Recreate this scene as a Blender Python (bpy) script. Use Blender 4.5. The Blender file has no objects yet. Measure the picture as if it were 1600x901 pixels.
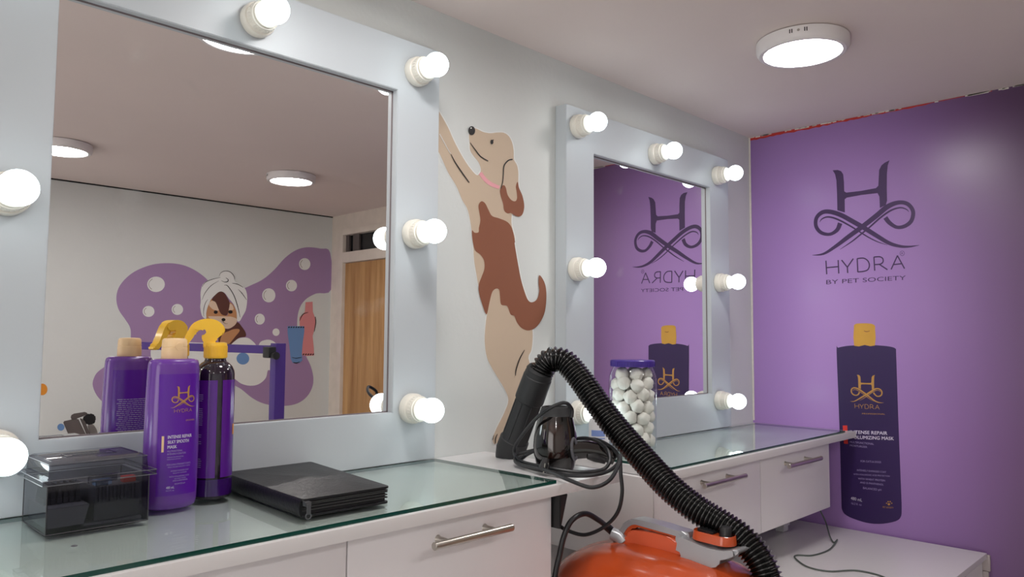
import bpy, bmesh, math, random
from mathutils import Vector, Matrix
random.seed(7)
PI = math.pi
col = bpy.context.scene.collection
scn = bpy.context.scene

# ------------------------------------------------------------------ camera
S = 1.25
FPX = 1181.3542
YAW, PIT, ROL = (math.radians(a) for a in (45.5327, 3.8473, 0.3475))
FW = Vector((math.sin(YAW)*math.cos(PIT), math.cos(YAW)*math.cos(PIT), math.sin(PIT)))
RT = Vector((math.cos(YAW), -math.sin(YAW), 0))
UP = RT.cross(FW)
R2 = math.cos(ROL)*RT + math.sin(ROL)*UP
U2 = -math.sin(ROL)*RT + math.cos(ROL)*UP
CAM = Vector((0, -S, 1.33))
cd = bpy.data.cameras.new('camera'); co = bpy.data.objects.new('camera', cd); col.objects.link(co)
m = Matrix((R2, U2, -FW)).transposed().to_4x4(); m.translation = CAM
co.matrix_world = m
cd.sensor_width = 36; cd.lens = FPX/1600*36; cd.clip_start = .02; cd.clip_end = 100
scn.camera = co

def ray(px, py): return FW + R2*((px-800)/FPX) - U2*((py-450.5)/FPX)
def U(px, py, ax, v):
    d = ray(px, py); t = (v-CAM[ax])/d[ax]; return CAM + d*t
def Z(px, py, depth): return CAM + ray(px, py)*depth
def UN(px, py, p, n):
    d = ray(px, py); t = (Vector(p)-CAM).dot(n)/d.dot(n); return CAM + d*t

# main dimensions
XB = 1.9733*S; H = 2.047; C1 = 1.085; C2 = 1.0554; BT = .7468
YM = -.016*S; YC = -2.1285*S; XD = 2.423; VW = 2.0965*S
XL = -1.9

# ------------------------------------------------------------------ materials
def srgb(r, g, b):
    f = lambda c: (c/255/12.92) if c/255 <= .04045 else ((c/255+.055)/1.055)**2.4
    return (f(r), f(g), f(b), 1)
MC = {}
def mat(name, rgb, rough=.5, metal=0, coat=0, noise=0, nscale=8, bump=0, bscale=60, spec=.5, trans=0):
    if name in MC: return MC[name]
    M = bpy.data.materials.new(name); M.use_nodes = True; MC[name] = M
    nt = M.node_tree; b = nt.nodes['Principled BSDF']
    c = srgb(*rgb)
    b.inputs['Base Color'].default_value = c
    b.inputs['Roughness'].default_value = rough; b.inputs['Metallic'].default_value = metal
    b.inputs['Coat Weight'].default_value = coat; b.inputs['Coat Roughness'].default_value = .08
    b.inputs['Specular IOR Level'].default_value = spec
    b.inputs['Transmission Weight'].default_value = trans
    tc = nt.nodes.new('ShaderNodeTexCoord')
    if noise:
        n = nt.nodes.new('ShaderNodeTexNoise'); n.inputs['Scale'].default_value = nscale; n.inputs['Detail'].default_value = 5
        nt.links.new(tc.outputs['Object'], n.inputs['Vector'])
        r = nt.nodes.new('ShaderNodeValToRGB')
        r.color_ramp.elements[0].position = .3; r.color_ramp.elements[1].position = .7
        r.color_ramp.elements[0].color = tuple(x*(1-noise) for x in c[:3])+(1,)
        r.color_ramp.elements[1].color = tuple(min(1, x*(1+noise)) for x in c[:3])+(1,)
        nt.links.new(n.outputs['Fac'], r.inputs['Fac']); nt.links.new(r.outputs['Color'], b.inputs['Base Color'])
    if bump:
        n = nt.nodes.new('ShaderNodeTexNoise'); n.inputs['Scale'].default_value = bscale; n.inputs['Detail'].default_value = 4
        nt.links.new(tc.outputs['Object'], n.inputs['Vector'])
        bp = nt.nodes.new('ShaderNodeBump'); bp.inputs['Strength'].default_value = bump; bp.inputs['Distance'].default_value = .002
        nt.links.new(n.outputs['Fac'], bp.inputs['Height']); nt.links.new(bp.outputs['Normal'], b.inputs['Normal'])
    return M
def emit(name, rgb, st):
    M = bpy.data.materials.new(name); M.use_nodes = True; nt = M.node_tree
    b = nt.nodes['Principled BSDF']
    b.inputs['Base Color'].default_value = (.9, .9, .9, 1)
    b.inputs['Emission Color'].default_value = (*rgb, 1); b.inputs['Emission Strength'].default_value = st
    return M
def thin_glass(name, tint, ior=1.5, rough=0.0):
    M = bpy.data.materials.new(name); M.use_nodes = True; nt = M.node_tree
    for n in list(nt.nodes): nt.nodes.remove(n)
    o = nt.nodes.new('ShaderNodeOutputMaterial'); mx = nt.nodes.new('ShaderNodeMixShader')
    t = nt.nodes.new('ShaderNodeBsdfTransparent'); t.inputs['Color'].default_value = (*tint, 1)
    g = nt.nodes.new('ShaderNodeBsdfGlossy'); g.inputs['Roughness'].default_value = rough
    g.inputs['Color'].default_value = (.95, .97, .97, 1)
    f = nt.nodes.new('ShaderNodeFresnel'); f.inputs['IOR'].default_value = ior
    ge = nt.nodes.new('ShaderNodeNewGeometry'); iv = nt.nodes.new('ShaderNodeMath'); iv.operation = 'SUBTRACT'; iv.inputs[0].default_value = 1
    mu_ = nt.nodes.new('ShaderNodeMath'); mu_.operation = 'MULTIPLY'
    nt.links.new(ge.outputs['Backfacing'], iv.inputs[1]); nt.links.new(iv.outputs[0], mu_.inputs[1]); nt.links.new(f.outputs[0], mu_.inputs[0])
    nt.links.new(mu_.outputs[0], mx.inputs[0]); nt.links.new(t.outputs[0], mx.inputs[1]); nt.links.new(g.outputs[0], mx.inputs[2])
    nt.links.new(mx.outputs[0], o.inputs[0]); return M
def wood_mat():
    M = bpy.data.materials.new('oak_laminate'); M.use_nodes = True; nt = M.node_tree; b = nt.nodes['Principled BSDF']
    tc = nt.nodes.new('ShaderNodeTexCoord'); mp = nt.nodes.new('ShaderNodeMapping')
    mp.inputs['Scale'].default_value = (14, 14, .9)
    n = nt.nodes.new('ShaderNodeTexNoise'); n.inputs['Scale'].default_value = 1.6; n.inputs['Detail'].default_value = 8; n.inputs['Roughness'].default_value = .65
    r = nt.nodes.new('ShaderNodeValToRGB'); r.color_ramp.elements[0].position = .3; r.color_ramp.elements[1].position = .72
    r.color_ramp.elements[0].color = srgb(158, 112, 66); r.color_ramp.elements[1].color = srgb(214, 172, 118)
    nt.links.new(tc.outputs['Object'], mp.inputs[0]); nt.links.new(mp.outputs[0], n.inputs['Vector'])
    nt.links.new(n.outputs['Fac'], r.inputs['Fac']); nt.links.new(r.outputs['Color'], b.inputs['Base Color'])
    b.inputs['Roughness'].default_value = .5
    return M
def mirror_mat():
    M = bpy.data.materials.new('mirror_silvering'); M.use_nodes = True; nt = M.node_tree; b = nt.nodes['Principled BSDF']
    b.inputs['Metallic'].default_value = 1
    b.inputs['Base Color'].default_value = (.91, .895, .89, 1); b.inputs['Roughness'].default_value = 0.0
    # faint dried water spots and wipe marks on the glass
    tc = nt.nodes.new('ShaderNodeTexCoord'); n = nt.nodes.new('ShaderNodeTexNoise')
    n.inputs['Scale'].default_value = 9; n.inputs['Detail'].default_value = 6
    r = nt.nodes.new('ShaderNodeValToRGB'); r.color_ramp.elements[0].position = .64; r.color_ramp.elements[1].position = .80
    r.color_ramp.elements[0].color = (0, 0, 0, 1); r.color_ramp.elements[1].color = (.16, .16, .16, 1)
    d = nt.nodes.new('ShaderNodeBsdfDiffuse'); d.inputs['Color'].default_value = (.75, .78, .8, 1)
    mx = nt.nodes.new('ShaderNodeMixShader'); o = nt.nodes['Material Output']
    nt.links.new(tc.outputs['Object'], n.inputs['Vector']); nt.links.new(n.outputs['Fac'], r.inputs['Fac'])
    nt.links.new(r.outputs['Color'], mx.inputs[0]); nt.links.new(b.outputs[0], mx.inputs[1]); nt.links.new(d.outputs[0], mx.inputs[2])
    nt.links.new(mx.outputs[0], o.inputs[0])
    return M

M_wall = mat('wall_paint', (216, 220, 218), .6, noise=.02, nscale=3, bump=.25, bscale=70)
M_ceil = mat('ceiling_paint', (228, 215, 210), .7, noise=.02, nscale=2, bump=.2, bscale=40)
M_floor = mat('floor_tile', (205, 200, 196), .4, noise=.05)
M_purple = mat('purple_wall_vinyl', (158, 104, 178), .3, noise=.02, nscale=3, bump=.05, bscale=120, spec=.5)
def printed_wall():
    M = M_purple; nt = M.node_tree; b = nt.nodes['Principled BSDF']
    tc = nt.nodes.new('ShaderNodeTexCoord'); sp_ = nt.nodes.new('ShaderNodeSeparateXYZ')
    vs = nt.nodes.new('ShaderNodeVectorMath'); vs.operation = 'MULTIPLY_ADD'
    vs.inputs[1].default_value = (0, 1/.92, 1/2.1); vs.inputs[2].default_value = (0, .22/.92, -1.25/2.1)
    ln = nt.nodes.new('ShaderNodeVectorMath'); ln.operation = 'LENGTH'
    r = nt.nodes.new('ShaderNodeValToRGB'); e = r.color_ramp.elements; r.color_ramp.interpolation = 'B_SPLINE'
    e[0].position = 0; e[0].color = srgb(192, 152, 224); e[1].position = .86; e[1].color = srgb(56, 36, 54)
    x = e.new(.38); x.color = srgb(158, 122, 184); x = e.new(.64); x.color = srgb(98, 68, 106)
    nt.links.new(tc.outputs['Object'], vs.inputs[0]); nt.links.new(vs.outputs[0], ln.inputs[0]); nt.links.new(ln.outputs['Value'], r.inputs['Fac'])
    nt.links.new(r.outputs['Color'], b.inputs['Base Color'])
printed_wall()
M_red = mat('red_tape', (190, 50, 40), .6)
M_plaster = mat('raw_plaster_edge', (228, 222, 214), .8, noise=.05, nscale=60)
M_lam = mat('white_laminate', (226, 224, 224), .28, noise=.01, nscale=5, spec=.5)
M_draw = mat('drawer_laminate', (232, 229, 231), .25, noise=.012, nscale=5)
M_gap = mat('grey_gap_edge', (120, 110, 112), .6)  # grey for the thin rebate strip round the mirror pane
M_frame = mat('mirror_frame_laminate', (191, 198, 203), .40, noise=.01, nscale=4)
M_mirror = mirror_mat()
M_glass = thin_glass('counter_glass', (.86, .90, .885), 1.5)
M_gedge = mat('glass_edge_green', (6, 66, 56), .12, spec=.8)
M_steel = mat('brushed_steel', (188, 184, 176), .28, metal=1, noise=.03, nscale=90)
M_sock = mat('socket_porcelain', (236, 233, 222), .3, coat=.3)
M_bulb = emit('bulb_glow', (.84, .97, 1.0), 5)
M_lamp = emit('lamp_diffuser_glow', (1.0, .965, .945), 46)
M_lampring = mat('lamp_ring_white', (232, 228, 228), .35)
M_slot = mat('lamp_slot_dark', (60, 56, 56), .6)
M_tan = mat('mural_tan', (203, 183, 160), .7)
M_brown = mat('mural_brown', (140, 86, 62), .7)
M_black = mat('mural_black', (26, 22, 22), .6)
M_pink = mat('mural_pink', (236, 168, 176), .7)
M_mwhite = mat('mural_white', (232, 234, 232), .7)
M_lilac = mat('mural_lilac', (164, 134, 176), .7)
M_dbrown = mat('mural_dark_brown', (92, 52, 44), .7)
M_fox = mat('mural_fox', (196, 142, 98), .7)
M_cream = mat('mural_cream', (226, 200, 176), .7)
M_mblue = mat('mural_blue', (108, 148, 200), .7)
M_morange = mat('mural_orange', (224, 144, 44), .7)
M_mpink2 = mat('mural_rose', (220, 142, 146), .7)
M_ink = mat('logo_ink', (66, 40, 88), .5)
M_pbody = mat('printed_bottle', (50, 30, 84), .4, noise=.05, nscale=2)
M_pcap = mat('printed_cap', (214, 164, 66), .45, noise=.06, nscale=12)
M_gold = mat('gold_print', (206, 156, 84), .35, metal=.35)
M_wprint = mat('white_print', (216, 208, 230), .6)
M_gprint = mat('soft_print', (168, 150, 200), .6)
M_rprint = mat('red_print', (220, 56, 48), .5)
M_bottle = mat('purple_bottle_plastic', (104, 54, 154), .27, coat=.25)
M_label = mat('purple_label', (92, 26, 158), .25, coat=.2)
M_cap = mat('cream_cap', (238, 204, 158), .38)
M_yel = mat('yellow_sprayer', (246, 196, 52), .32, coat=.2)
M_dark = mat('dark_bottle', (28, 14, 34), .08, coat=.6)
M_liquid = mat('violet_liquid_end', (52, 14, 92), .1, coat=.5)
M_slabel = mat('violet_label', (88, 22, 140), .2, coat=.3)
M_smoke = thin_glass('smoked_plastic', (.62, .62, .66), 1.5, .03)
M_clear = thin_glass('clear_plastic', (.965, .98, .975), 1.35, .02)
M_tray = mat('grey_tray', (120, 120, 126), .5)
M_comb = mat('black_comb_plastic', (58, 58, 62), .35)
M_bluep = mat('blue_plastic', (130, 165, 200), .4)
M_redp = mat('red_plastic', (190, 50, 40), .4)
M_leather = mat('black_leather', (22, 23, 27), .42, noise=.08, nscale=30, bump=.3, bscale=160, spec=.45)
M_lin = mat('black_fabric', (22, 20, 24), .7)
M_zip = mat('zip_metal', (96, 98, 102), .35, metal=.6)
M_hose = mat('hose_black', (9, 9, 10), .24, spec=.7)
M_pipe = mat('nozzle_black', (34, 35, 37), .55, bump=.1, bscale=200)
M_gloss = mat('dryer_gloss_black', (20, 17, 17), .08, coat=.7)
M_brownw = mat('dryer_brown_window', (40, 22, 18), .1, coat=.6)
M_greyr = mat('grey_ring', (92, 92, 98), .3)
M_cord = mat('cord_rubber', (22, 24, 28), .4)
M_orange = mat('orange_plastic', (192, 78, 36), .2, coat=.4, noise=.015, nscale=6)
M_orange2 = mat('orange_plastic_panel', (206, 92, 58), .3)
M_silver = mat('silver_plastic', (178, 180, 184), .3, metal=.55)
M_lid = mat('indigo_lid', (66, 44, 140), .35)
M_cotton = mat('cotton', (240, 236, 230), .95, noise=.03, nscale=30, bump=.6, bscale=90)
M_wplast = mat('white_plastic', (232, 234, 238), .4)
M_blabel = mat('blue_label', (134, 160, 222), .5)
M_gpole = mat('purple_metal', (72, 44, 130), .35)
M_bplast = mat('black_plastic', (26, 26, 28), .4)
M_taupe = mat('taupe_box', (92, 84, 82), .5)
M_oak = wood_mat()
M_cable = mat('grey_green_cable', (86, 96, 90), .5)
M_windark = mat('dark_pane', (24, 24, 28), .05)
M_jamb = mat('old_white_jamb', (222, 212, 200), .6, noise=.05, nscale=14)
M_tabler = mat('table_rubber', (60, 60, 66), .7)

# ------------------------------------------------------------------ objects
def tag(o, label=None, cat=None, group=None, kind=None):
    if label: o['label'] = label
    if cat: o['category'] = cat
    if group: o['group'] = group
    if kind: o['kind'] = kind
    return o
def thing(name, label, cat, loc=(0, 0, 0), rotz=0, group=None):
    o = bpy.data.objects.new(name, None); col.objects.link(o); o.empty_display_size = .05
    o.location = loc; o.rotation_euler = (0, 0, rotz)
    return tag(o, label, cat, group)
def wm(o):
    M = Matrix.LocRotScale(o.location, o.rotation_euler, o.scale)
    return (wm(o.parent) @ M) if o.parent else M
def obj(name, bm, M, parent=None, smooth=True, world=False, angle=35, mats=None, sub=0):
    bmesh.ops.recalc_face_normals(bm, faces=bm.faces)
    if world and parent: bmesh.ops.transform(bm, matrix=wm(parent).inverted(), verts=bm.verts)
    me = bpy.data.meshes.new(name); bm.to_mesh(me); bm.free()
    me.materials.append(M)
    for x in (mats or []): me.materials.append(x)
    if smooth:
        for p in me.polygons: p.use_smooth = True
        me.set_sharp_from_angle(angle=math.radians(angle))
    o = bpy.data.objects.new(name, me); col.objects.link(o)
    if parent: o.parent = parent
    if sub:
        md = o.modifiers.new('s', 'SUBSURF'); md.levels = sub; md.render_levels = sub
    return o
def struct(name, bm, M, parent=None, **k):
    o = obj(name, bm, M, parent, **k)
    if not parent: o['kind'] = 'structure'
    return o
def split(name, bm, M, parent=None, gh=.002, gz=.0005, **k):
    """one object per separate piece: pieces whose boxes come closer than gh (sideways) and gz (height) stay together"""
    bm.verts.index_update(); seen = set(); comps = []
    for v in bm.verts:
        if v.index in seen: continue
        st = [v]; seen.add(v.index); c = []
        while st:
            q = st.pop(); c.append(q)
            for e in q.link_edges:
                w_ = e.other_vert(q)
                if w_.index not in seen: seen.add(w_.index); st.append(w_)
        comps.append([c, [min(q.co[i] for q in c) for i in range(3)], [max(q.co[i] for q in c) for i in range(3)]])
    G_ = (gh, gh, gz); ch = True
    while ch:
        ch = False
        for i in range(len(comps)):
            for j in range(i+1, len(comps)):
                A, D = comps[i], comps[j]
                if all(A[1][k_]-G_[k_] <= D[2][k_] and D[1][k_]-G_[k_] <= A[2][k_] for k_ in range(3)):
                    comps[i] = [A[0]+D[0], [min(x, y) for x, y in zip(A[1], D[1])], [max(x, y) for x, y in zip(A[2], D[2])]]
                    comps.pop(j); ch = True; break
            if ch: break
    out = []
    for c, _, _ in comps:
        nb = bmesh.new(); mp = {q.index: nb.verts.new(q.co) for q in c}
        for f in {f for q in c for f in q.link_faces}: nb.faces.new([mp[q.index] for q in f.verts])
        out.append(obj(name, nb, M, parent, **k))
    bm.free(); return out
def B(): return bmesh.new()
def box(bm, x0, x1, y0, y1, z0, z1, bev=0, seg=2, mi=0):
    r = bmesh.ops.create_cube(bm, size=1); vs = r['verts']
    for v in vs: v.co = Vector(((x0+x1)/2+v.co.x*(x1-x0), (y0+y1)/2+v.co.y*(y1-y0), (z0+z1)/2+v.co.z*(z1-z0)))
    fs = {f for v in vs for f in v.link_faces}
    for f in fs: f.material_index = mi
    if bev:
        es = list({e for f in fs for e in f.edges})
        bmesh.ops.bevel(bm, geom=es, offset=bev, segments=seg, profile=.7, affect='EDGES')
    return bm
def prism(bm, top, bot, mi=0):
    a = [bm.verts.new(p) for p in top]; b = [bm.verts.new(p) for p in bot]; n = len(a)
    fs = [bm.faces.new(a), bm.faces.new(b[::-1])]
    for i in range(n):
        fs.append(bm.faces.new((a[i], b[i], b[(i+1) % n], a[(i+1) % n])))
    for f in fs: f.material_index = mi
    return bm
def frame_of(d):
    d = d.normalized(); h = Vector((0, 0, 1)) if abs(d.z) < .9 else Vector((1, 0, 0))
    a = d.cross(h).normalized(); return a, d.cross(a).normalized()
def rings(bm, pts, radii, seg=16, cap=True, frames=None):
    """circular loft along points; parallel transported frames"""
    n = len(pts); pts = [Vector(p) for p in pts]; prev = None; a = None
    for i in range(n):
        d = (pts[min(i+1, n-1)]-pts[max(i-1, 0)])
        if d.length < 1e-9: d = prev
        d = d.normalized()
        if a is None: a, b = frame_of(d)
        else:
            a = (a - d*a.dot(d)).normalized(); b = d.cross(a).normalized()
        prev = d
        ring = [bm.verts.new(pts[i] + (a*math.cos(t)+b*math.sin(t))*radii[i]) for t in (2*PI*k/seg for k in range(seg))]
        if i: 
            for k in range(seg): bm.faces.new((last[k], last[(k+1) % seg], ring[(k+1) % seg], ring[k]))
        elif cap: bm.faces.new(ring[::-1])
        last = ring
    if cap: bm.faces.new(last)
    return bm
def tube(bm, pts, r, seg=12): return rings(bm, pts, [r]*len(pts), seg)
def lathe(bm, prof, c=(0, 0, 0), ax='z', seg=40, cap=True, sx=1, sy=1):
    """prof: (radius, height) list"""
    last = None; c = Vector(c)
    for i, (r, h) in enumerate(prof):
        ring = []
        for k in range(seg):
            t = 2*PI*k/seg; u, v = r*math.cos(t)*sx, r*math.sin(t)*sy
            p = {'z': (u, v, h), 'y': (u, h, v), 'x': (h, u, v)}[ax]
            ring.append(bm.verts.new(c+Vector(p)))
        if last:
            for k in range(seg): bm.faces.new((last[k], last[(k+1) % seg], ring[(k+1) % seg], ring[k]))
        elif cap: bm.faces.new(ring[::-1])
        last = ring
    if cap: bm.faces.new(last)
    return bm
def sphere(bm, c, r, seg=32, sy=1, sz=1, sx=1):
    q = bmesh.ops.create_uvsphere(bm, u_segments=seg, v_segments=seg//2, radius=1)
    for v in q['verts']: v.co = Vector(c)+Vector((v.co.x*r*sx, v.co.y*r*sy, v.co.z*r*sz))
    return bm
def cr(P, n=6, closed=False):
    """Catmull-Rom through tuples of any length"""
    P = [tuple(p) for p in P]; m = len(P); out = []
    R = range(m if closed else m-1)
    for i in R:
        if closed: a, b, c, d = P[(i-1) % m], P[i], P[(i+1) % m], P[(i+2) % m]
        else: a, b, c, d = P[max(i-1, 0)], P[i], P[i+1], P[min(i+2, m-1)]
        for k in range(n):
            t = k/n
            out.append(tuple(.5*((2*q)+(-p+r)*t+(2*p-5*q+4*r-s)*t*t+(-p+3*q-3*r+s)*t**3) for p, q, r, s in zip(a, b, c, d)))
    if not closed: out.append(P[-1])
    return out
# ---- painted / printed shapes: mp(u, v, layer) -> point; layer 1 = .6 mm
LT = .0006
def shape(bm, mp, pts, layer=1, smooth=5, closed=True):
    q = cr(pts, smooth, True) if smooth else pts
    return prism(bm, [mp(u, v, layer) for u, v in q], [mp(u, v, layer-.8) for u, v in q])
def ribbon(bm, mp, pts, layer=1, n=5, w=None):
    """pts (u, v, width) or (u, v) with constant w"""
    P = [(p[0], p[1], (p[2] if len(p) > 2 else w)) for p in pts]
    q = cr(P, n) if n > 1 else P
    L, R = [], []
    for i, (u, v, ww) in enumerate(q):
        a = q[max(i-1, 0)]; b = q[min(i+1, len(q)-1)]
        dx, dy = b[0]-a[0], b[1]-a[1]; l = math.hypot(dx, dy) or 1; nx, ny = -dy/l, dx/l
        ww = max(ww, 1e-5)
        L.append((u+nx*ww/2, v+ny*ww/2)); R.append((u-nx*ww/2, v-ny*ww/2))
    for i in range(len(L)-1):
        quad = [L[i], L[i+1], R[i+1], R[i]]
        prism(bm, [mp(*p, layer) for p in quad], [mp(*p, layer-.6) for p in quad])
    return bm
def ell(cx, cy, rx, ry, n=24): return [(cx+rx*math.cos(2*PI*k/n), cy+ry*math.sin(2*PI*k/n)) for k in range(n)]
TX = {}
def textmesh(s):
    if s in TX: return TX[s]
    c = bpy.data.curves.new('t', 'FONT'); c.body = s; c.resolution_u = 3; c.size = 1
    o = bpy.data.objects.new('t', c); me = bpy.data.meshes.new_from_object(o)
    vs = [(v.co.x, v.co.y) for v in me.vertices]; fs = [tuple(p.vertices) for p in me.polygons]
    bpy.data.objects.remove(o); bpy.data.curves.remove(c); bpy.data.meshes.remove(me)
    xs = [v[0] for v in vs]
    x0, x1 = min(xs), max(xs)
    capH = .69
    TX[s] = ([((x-x0)/(x1-x0), y/capH) for x, y in vs], fs); return TX[s]
def text(bm, mp, s, p0, p1, h, layer=1, up=-1):
    """baseline p0->p1, cap height h; up=-1 when v grows downwards (pixels)"""
    vs, fs = textmesh(s); V = []
    for a, b in vs:
        V.append(bm.verts.new(mp(p0[0]+a*(p1[0]-p0[0]), p0[1]+a*(p1[1]-p0[1])+up*b*h, layer)))
    for f in fs:
        try: bm.faces.new([V[i] for i in f])
        except ValueError: pass
    return bm

# ------------------------------------------------------------------ room shell
T = .1
struct('floor', box(B(), XL-T, XB+T, YC-T, T, -.1, 0), M_floor, smooth=False)
struct('ceiling', box(B(), XL-T, XB+T, YC-T, T, H, H+.1), M_ceil, smooth=False)
struct('wall_back', box(B(), XL-T, XB+T, 0, T, 0, H), M_wall, smooth=False)
YP = -1.74
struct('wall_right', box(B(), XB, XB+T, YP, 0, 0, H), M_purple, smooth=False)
struct('wall_front', box(B(), XL-T, XB+T, YC-T, YC, 0, H), M_wall, smooth=False)
# unseen left wall; its wide opening is added to admit warm world light
b = B(); box(b, XL-T, XL, YC, -1.9, 0, H); box(b, XL-T, XL, -.6, 0, 0, H); box(b, XL-T, XL, -1.9, -.6, 1.95, H)
struct('wall_left', b, M_wall, smooth=False)
# partition with the oak door (seen in the large mirror)
b = B(); box(b, XD, XB+T, YC, -2.56, 0, H); box(b, XD, XB+T, YP-.12, YP, 0, H)
box(b, XD, XB+T, -2.56, YP-.12, 1.945, H)
struct('wall_partition', b, M_jamb, smooth=False)
dr = thing('door_1', None, None, (XD+.02, -2.2, 0)); dr['kind'] = 'structure'
b = B(); box(b, XD-.008, XD+.05, -2.575, -2.535, 0, 1.95, .003); box(b, XD-.008, XD+.05, YP-.145, YP-.105, 0, 1.95, .003)
box(b, XD-.008, XD+.05, -2.54, YP-.14, 1.765, 1.825, .003); box(b, XD-.008, XD+.05, -2.54, YP-.14, 1.925, 1.96, .003)
obj('door_frame', b, M_jamb, dr, world=True)
obj('door_leaf', box(B(), XD+.012, XD+.045, -2.533, YP-.147, .01, 1.762, .002), M_oak, dr, world=True)
b = B(); rings(b, [(XD+.012, YP-.2, 1.0), (XD-.03, YP-.2, 1.0), (XD-.035, YP-.22, 1.0), (XD-.035, YP-.31, 1.0)], [.01, .01, .01, .009], 12)
obj('door_handle', b, M_steel, dr, world=True)
tp = obj('transom_pane', box(B(), XD+.025, XD+.031, -2.535, YP-.145, 1.826, 1.924), M_windark, dr, world=True)
b = B(); box(b, XD+.012, XD+.024, -2.53, -2.50, 1.826, 1.924); box(b, XD+.012, XD+.024, -2.46, -2.40, 1.826, 1.924)
split('transom_mullion', b, M_taupe, dr, world=True, smooth=False, gh=.001)
# dark joint line between ceiling and front wall, and the ragged tape at the purple wall's top
b = B(); box(b, XL, XB, YC, YC+.004, H-.006, H)
struct('trim_1', b, M_lin, smooth=False)
b = B()
mpB = lambda u, v, l: U(u, v, 0, XB-l*LT)
zt = H-.001
pts_t = []; pts_b = []
N = 60
for i in range(N+1):
    t = i/N; y = -.004-t*.74
    hgt = .010*(1-t)+.0015 + random.uniform(-.002, .002) if t < .78 else .0012+random.uniform(0, .0008)
    pts_t.append((y, zt)); pts_b.append((y, zt-max(hgt, .001)))
for i in range(N):
    q = [pts_t[i], pts_t[i+1], pts_b[i+1], pts_b[i]]
    prism(b, [(XB-.0012, y, z) for y, z in q], [(XB-.0002, y, z) for y, z in q])
struct('trim_2', b, M_red, smooth=False)
b = B()
for i in range(46):
    y = -.004-random.random()*.8; w = random.uniform(.004, .03)
    box(b, XB-.0022, XB-.0004, y-w, y, H-.001-random.uniform(.001, .004), H-.0005)
box(b, XB-.003, XB-.0002, -.006, -.0005, C2+.002, H-.001)
struct('trim_3', b, M_plaster, smooth=False)

# ------------------------------------------------------------------ ceiling lamps
def lamp(x, y, label, rz):
    t = thing('ceiling_lamp', label, 'ceiling lamp', (x, y, H), rz, 'round ceiling lamps')
    R = .105
    obj('lamp_ring', lathe(B(), [(R-.008, 0), (R, -.002), (R, -.022), (R-.004, -.029), (R-.008, -.032), (R-.016, -.032), (R-.018, -.029)], seg=64), M_lampring, t)
    obj('diffuser', lathe(B(), [(R-.018, -.0292), (R-.019, -.0302), (R-.04, -.0306), (.001, -.0308)], seg=64), M_lamp, t)
    b = B()
    for k, (a, hh) in enumerate(((-.20, 0), (-.155, 0), (.105, 0), (.15, 0))):
        m = Matrix.Rotation(a, 4, 'Z')
        q = bmesh.ops.create_cube(b, size=1)
        for v in q['verts']:
            v.co = m @ Vector((R-.0005+v.co.x*.002, v.co.y*.0024, -.0125+v.co.z*.009))
    split('vent_slot', b, M_slot, t, smooth=False, gh=.0001)
    b = B(); rings(b, [(math.cos(-.02)*(R-.001), math.sin(-.02)*(R-.001), -.0125), (math.cos(-.02)*(R+.002), math.sin(-.02)*(R+.002), -.0125)], [.0035, .0025], 14)
    obj('screw', b, M_steel, t)
    return t
rz0 = math.atan2(-S+.5057, -1.739)-.05
lamp(1.745, -.5057, 'round white surface lamp on the ceiling nearest the purple wall and the mirror wall', rz0)
lamp(.775, -.43, 'round white ceiling lamp over the large mirror, seen cut off along its top edge', rz0)
lamp(1.668, -1.796, 'round white ceiling lamp near the wooden door, small in the mirror', rz0)
lamp(.80, -1.93, 'round white ceiling lamp near the bubble mural, at the left in the mirror', rz0)
lamp(-.6, -.7, 'added unseen round ceiling lamp, fill light over the left part of the room', rz0)  # out of view, added as fill light
lamp(-.6, -1.93, 'added unseen round ceiling lamp, fill light towards the left end of the mural wall', rz0)  # second out-of-view lamp, added to fill the back of the room

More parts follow.
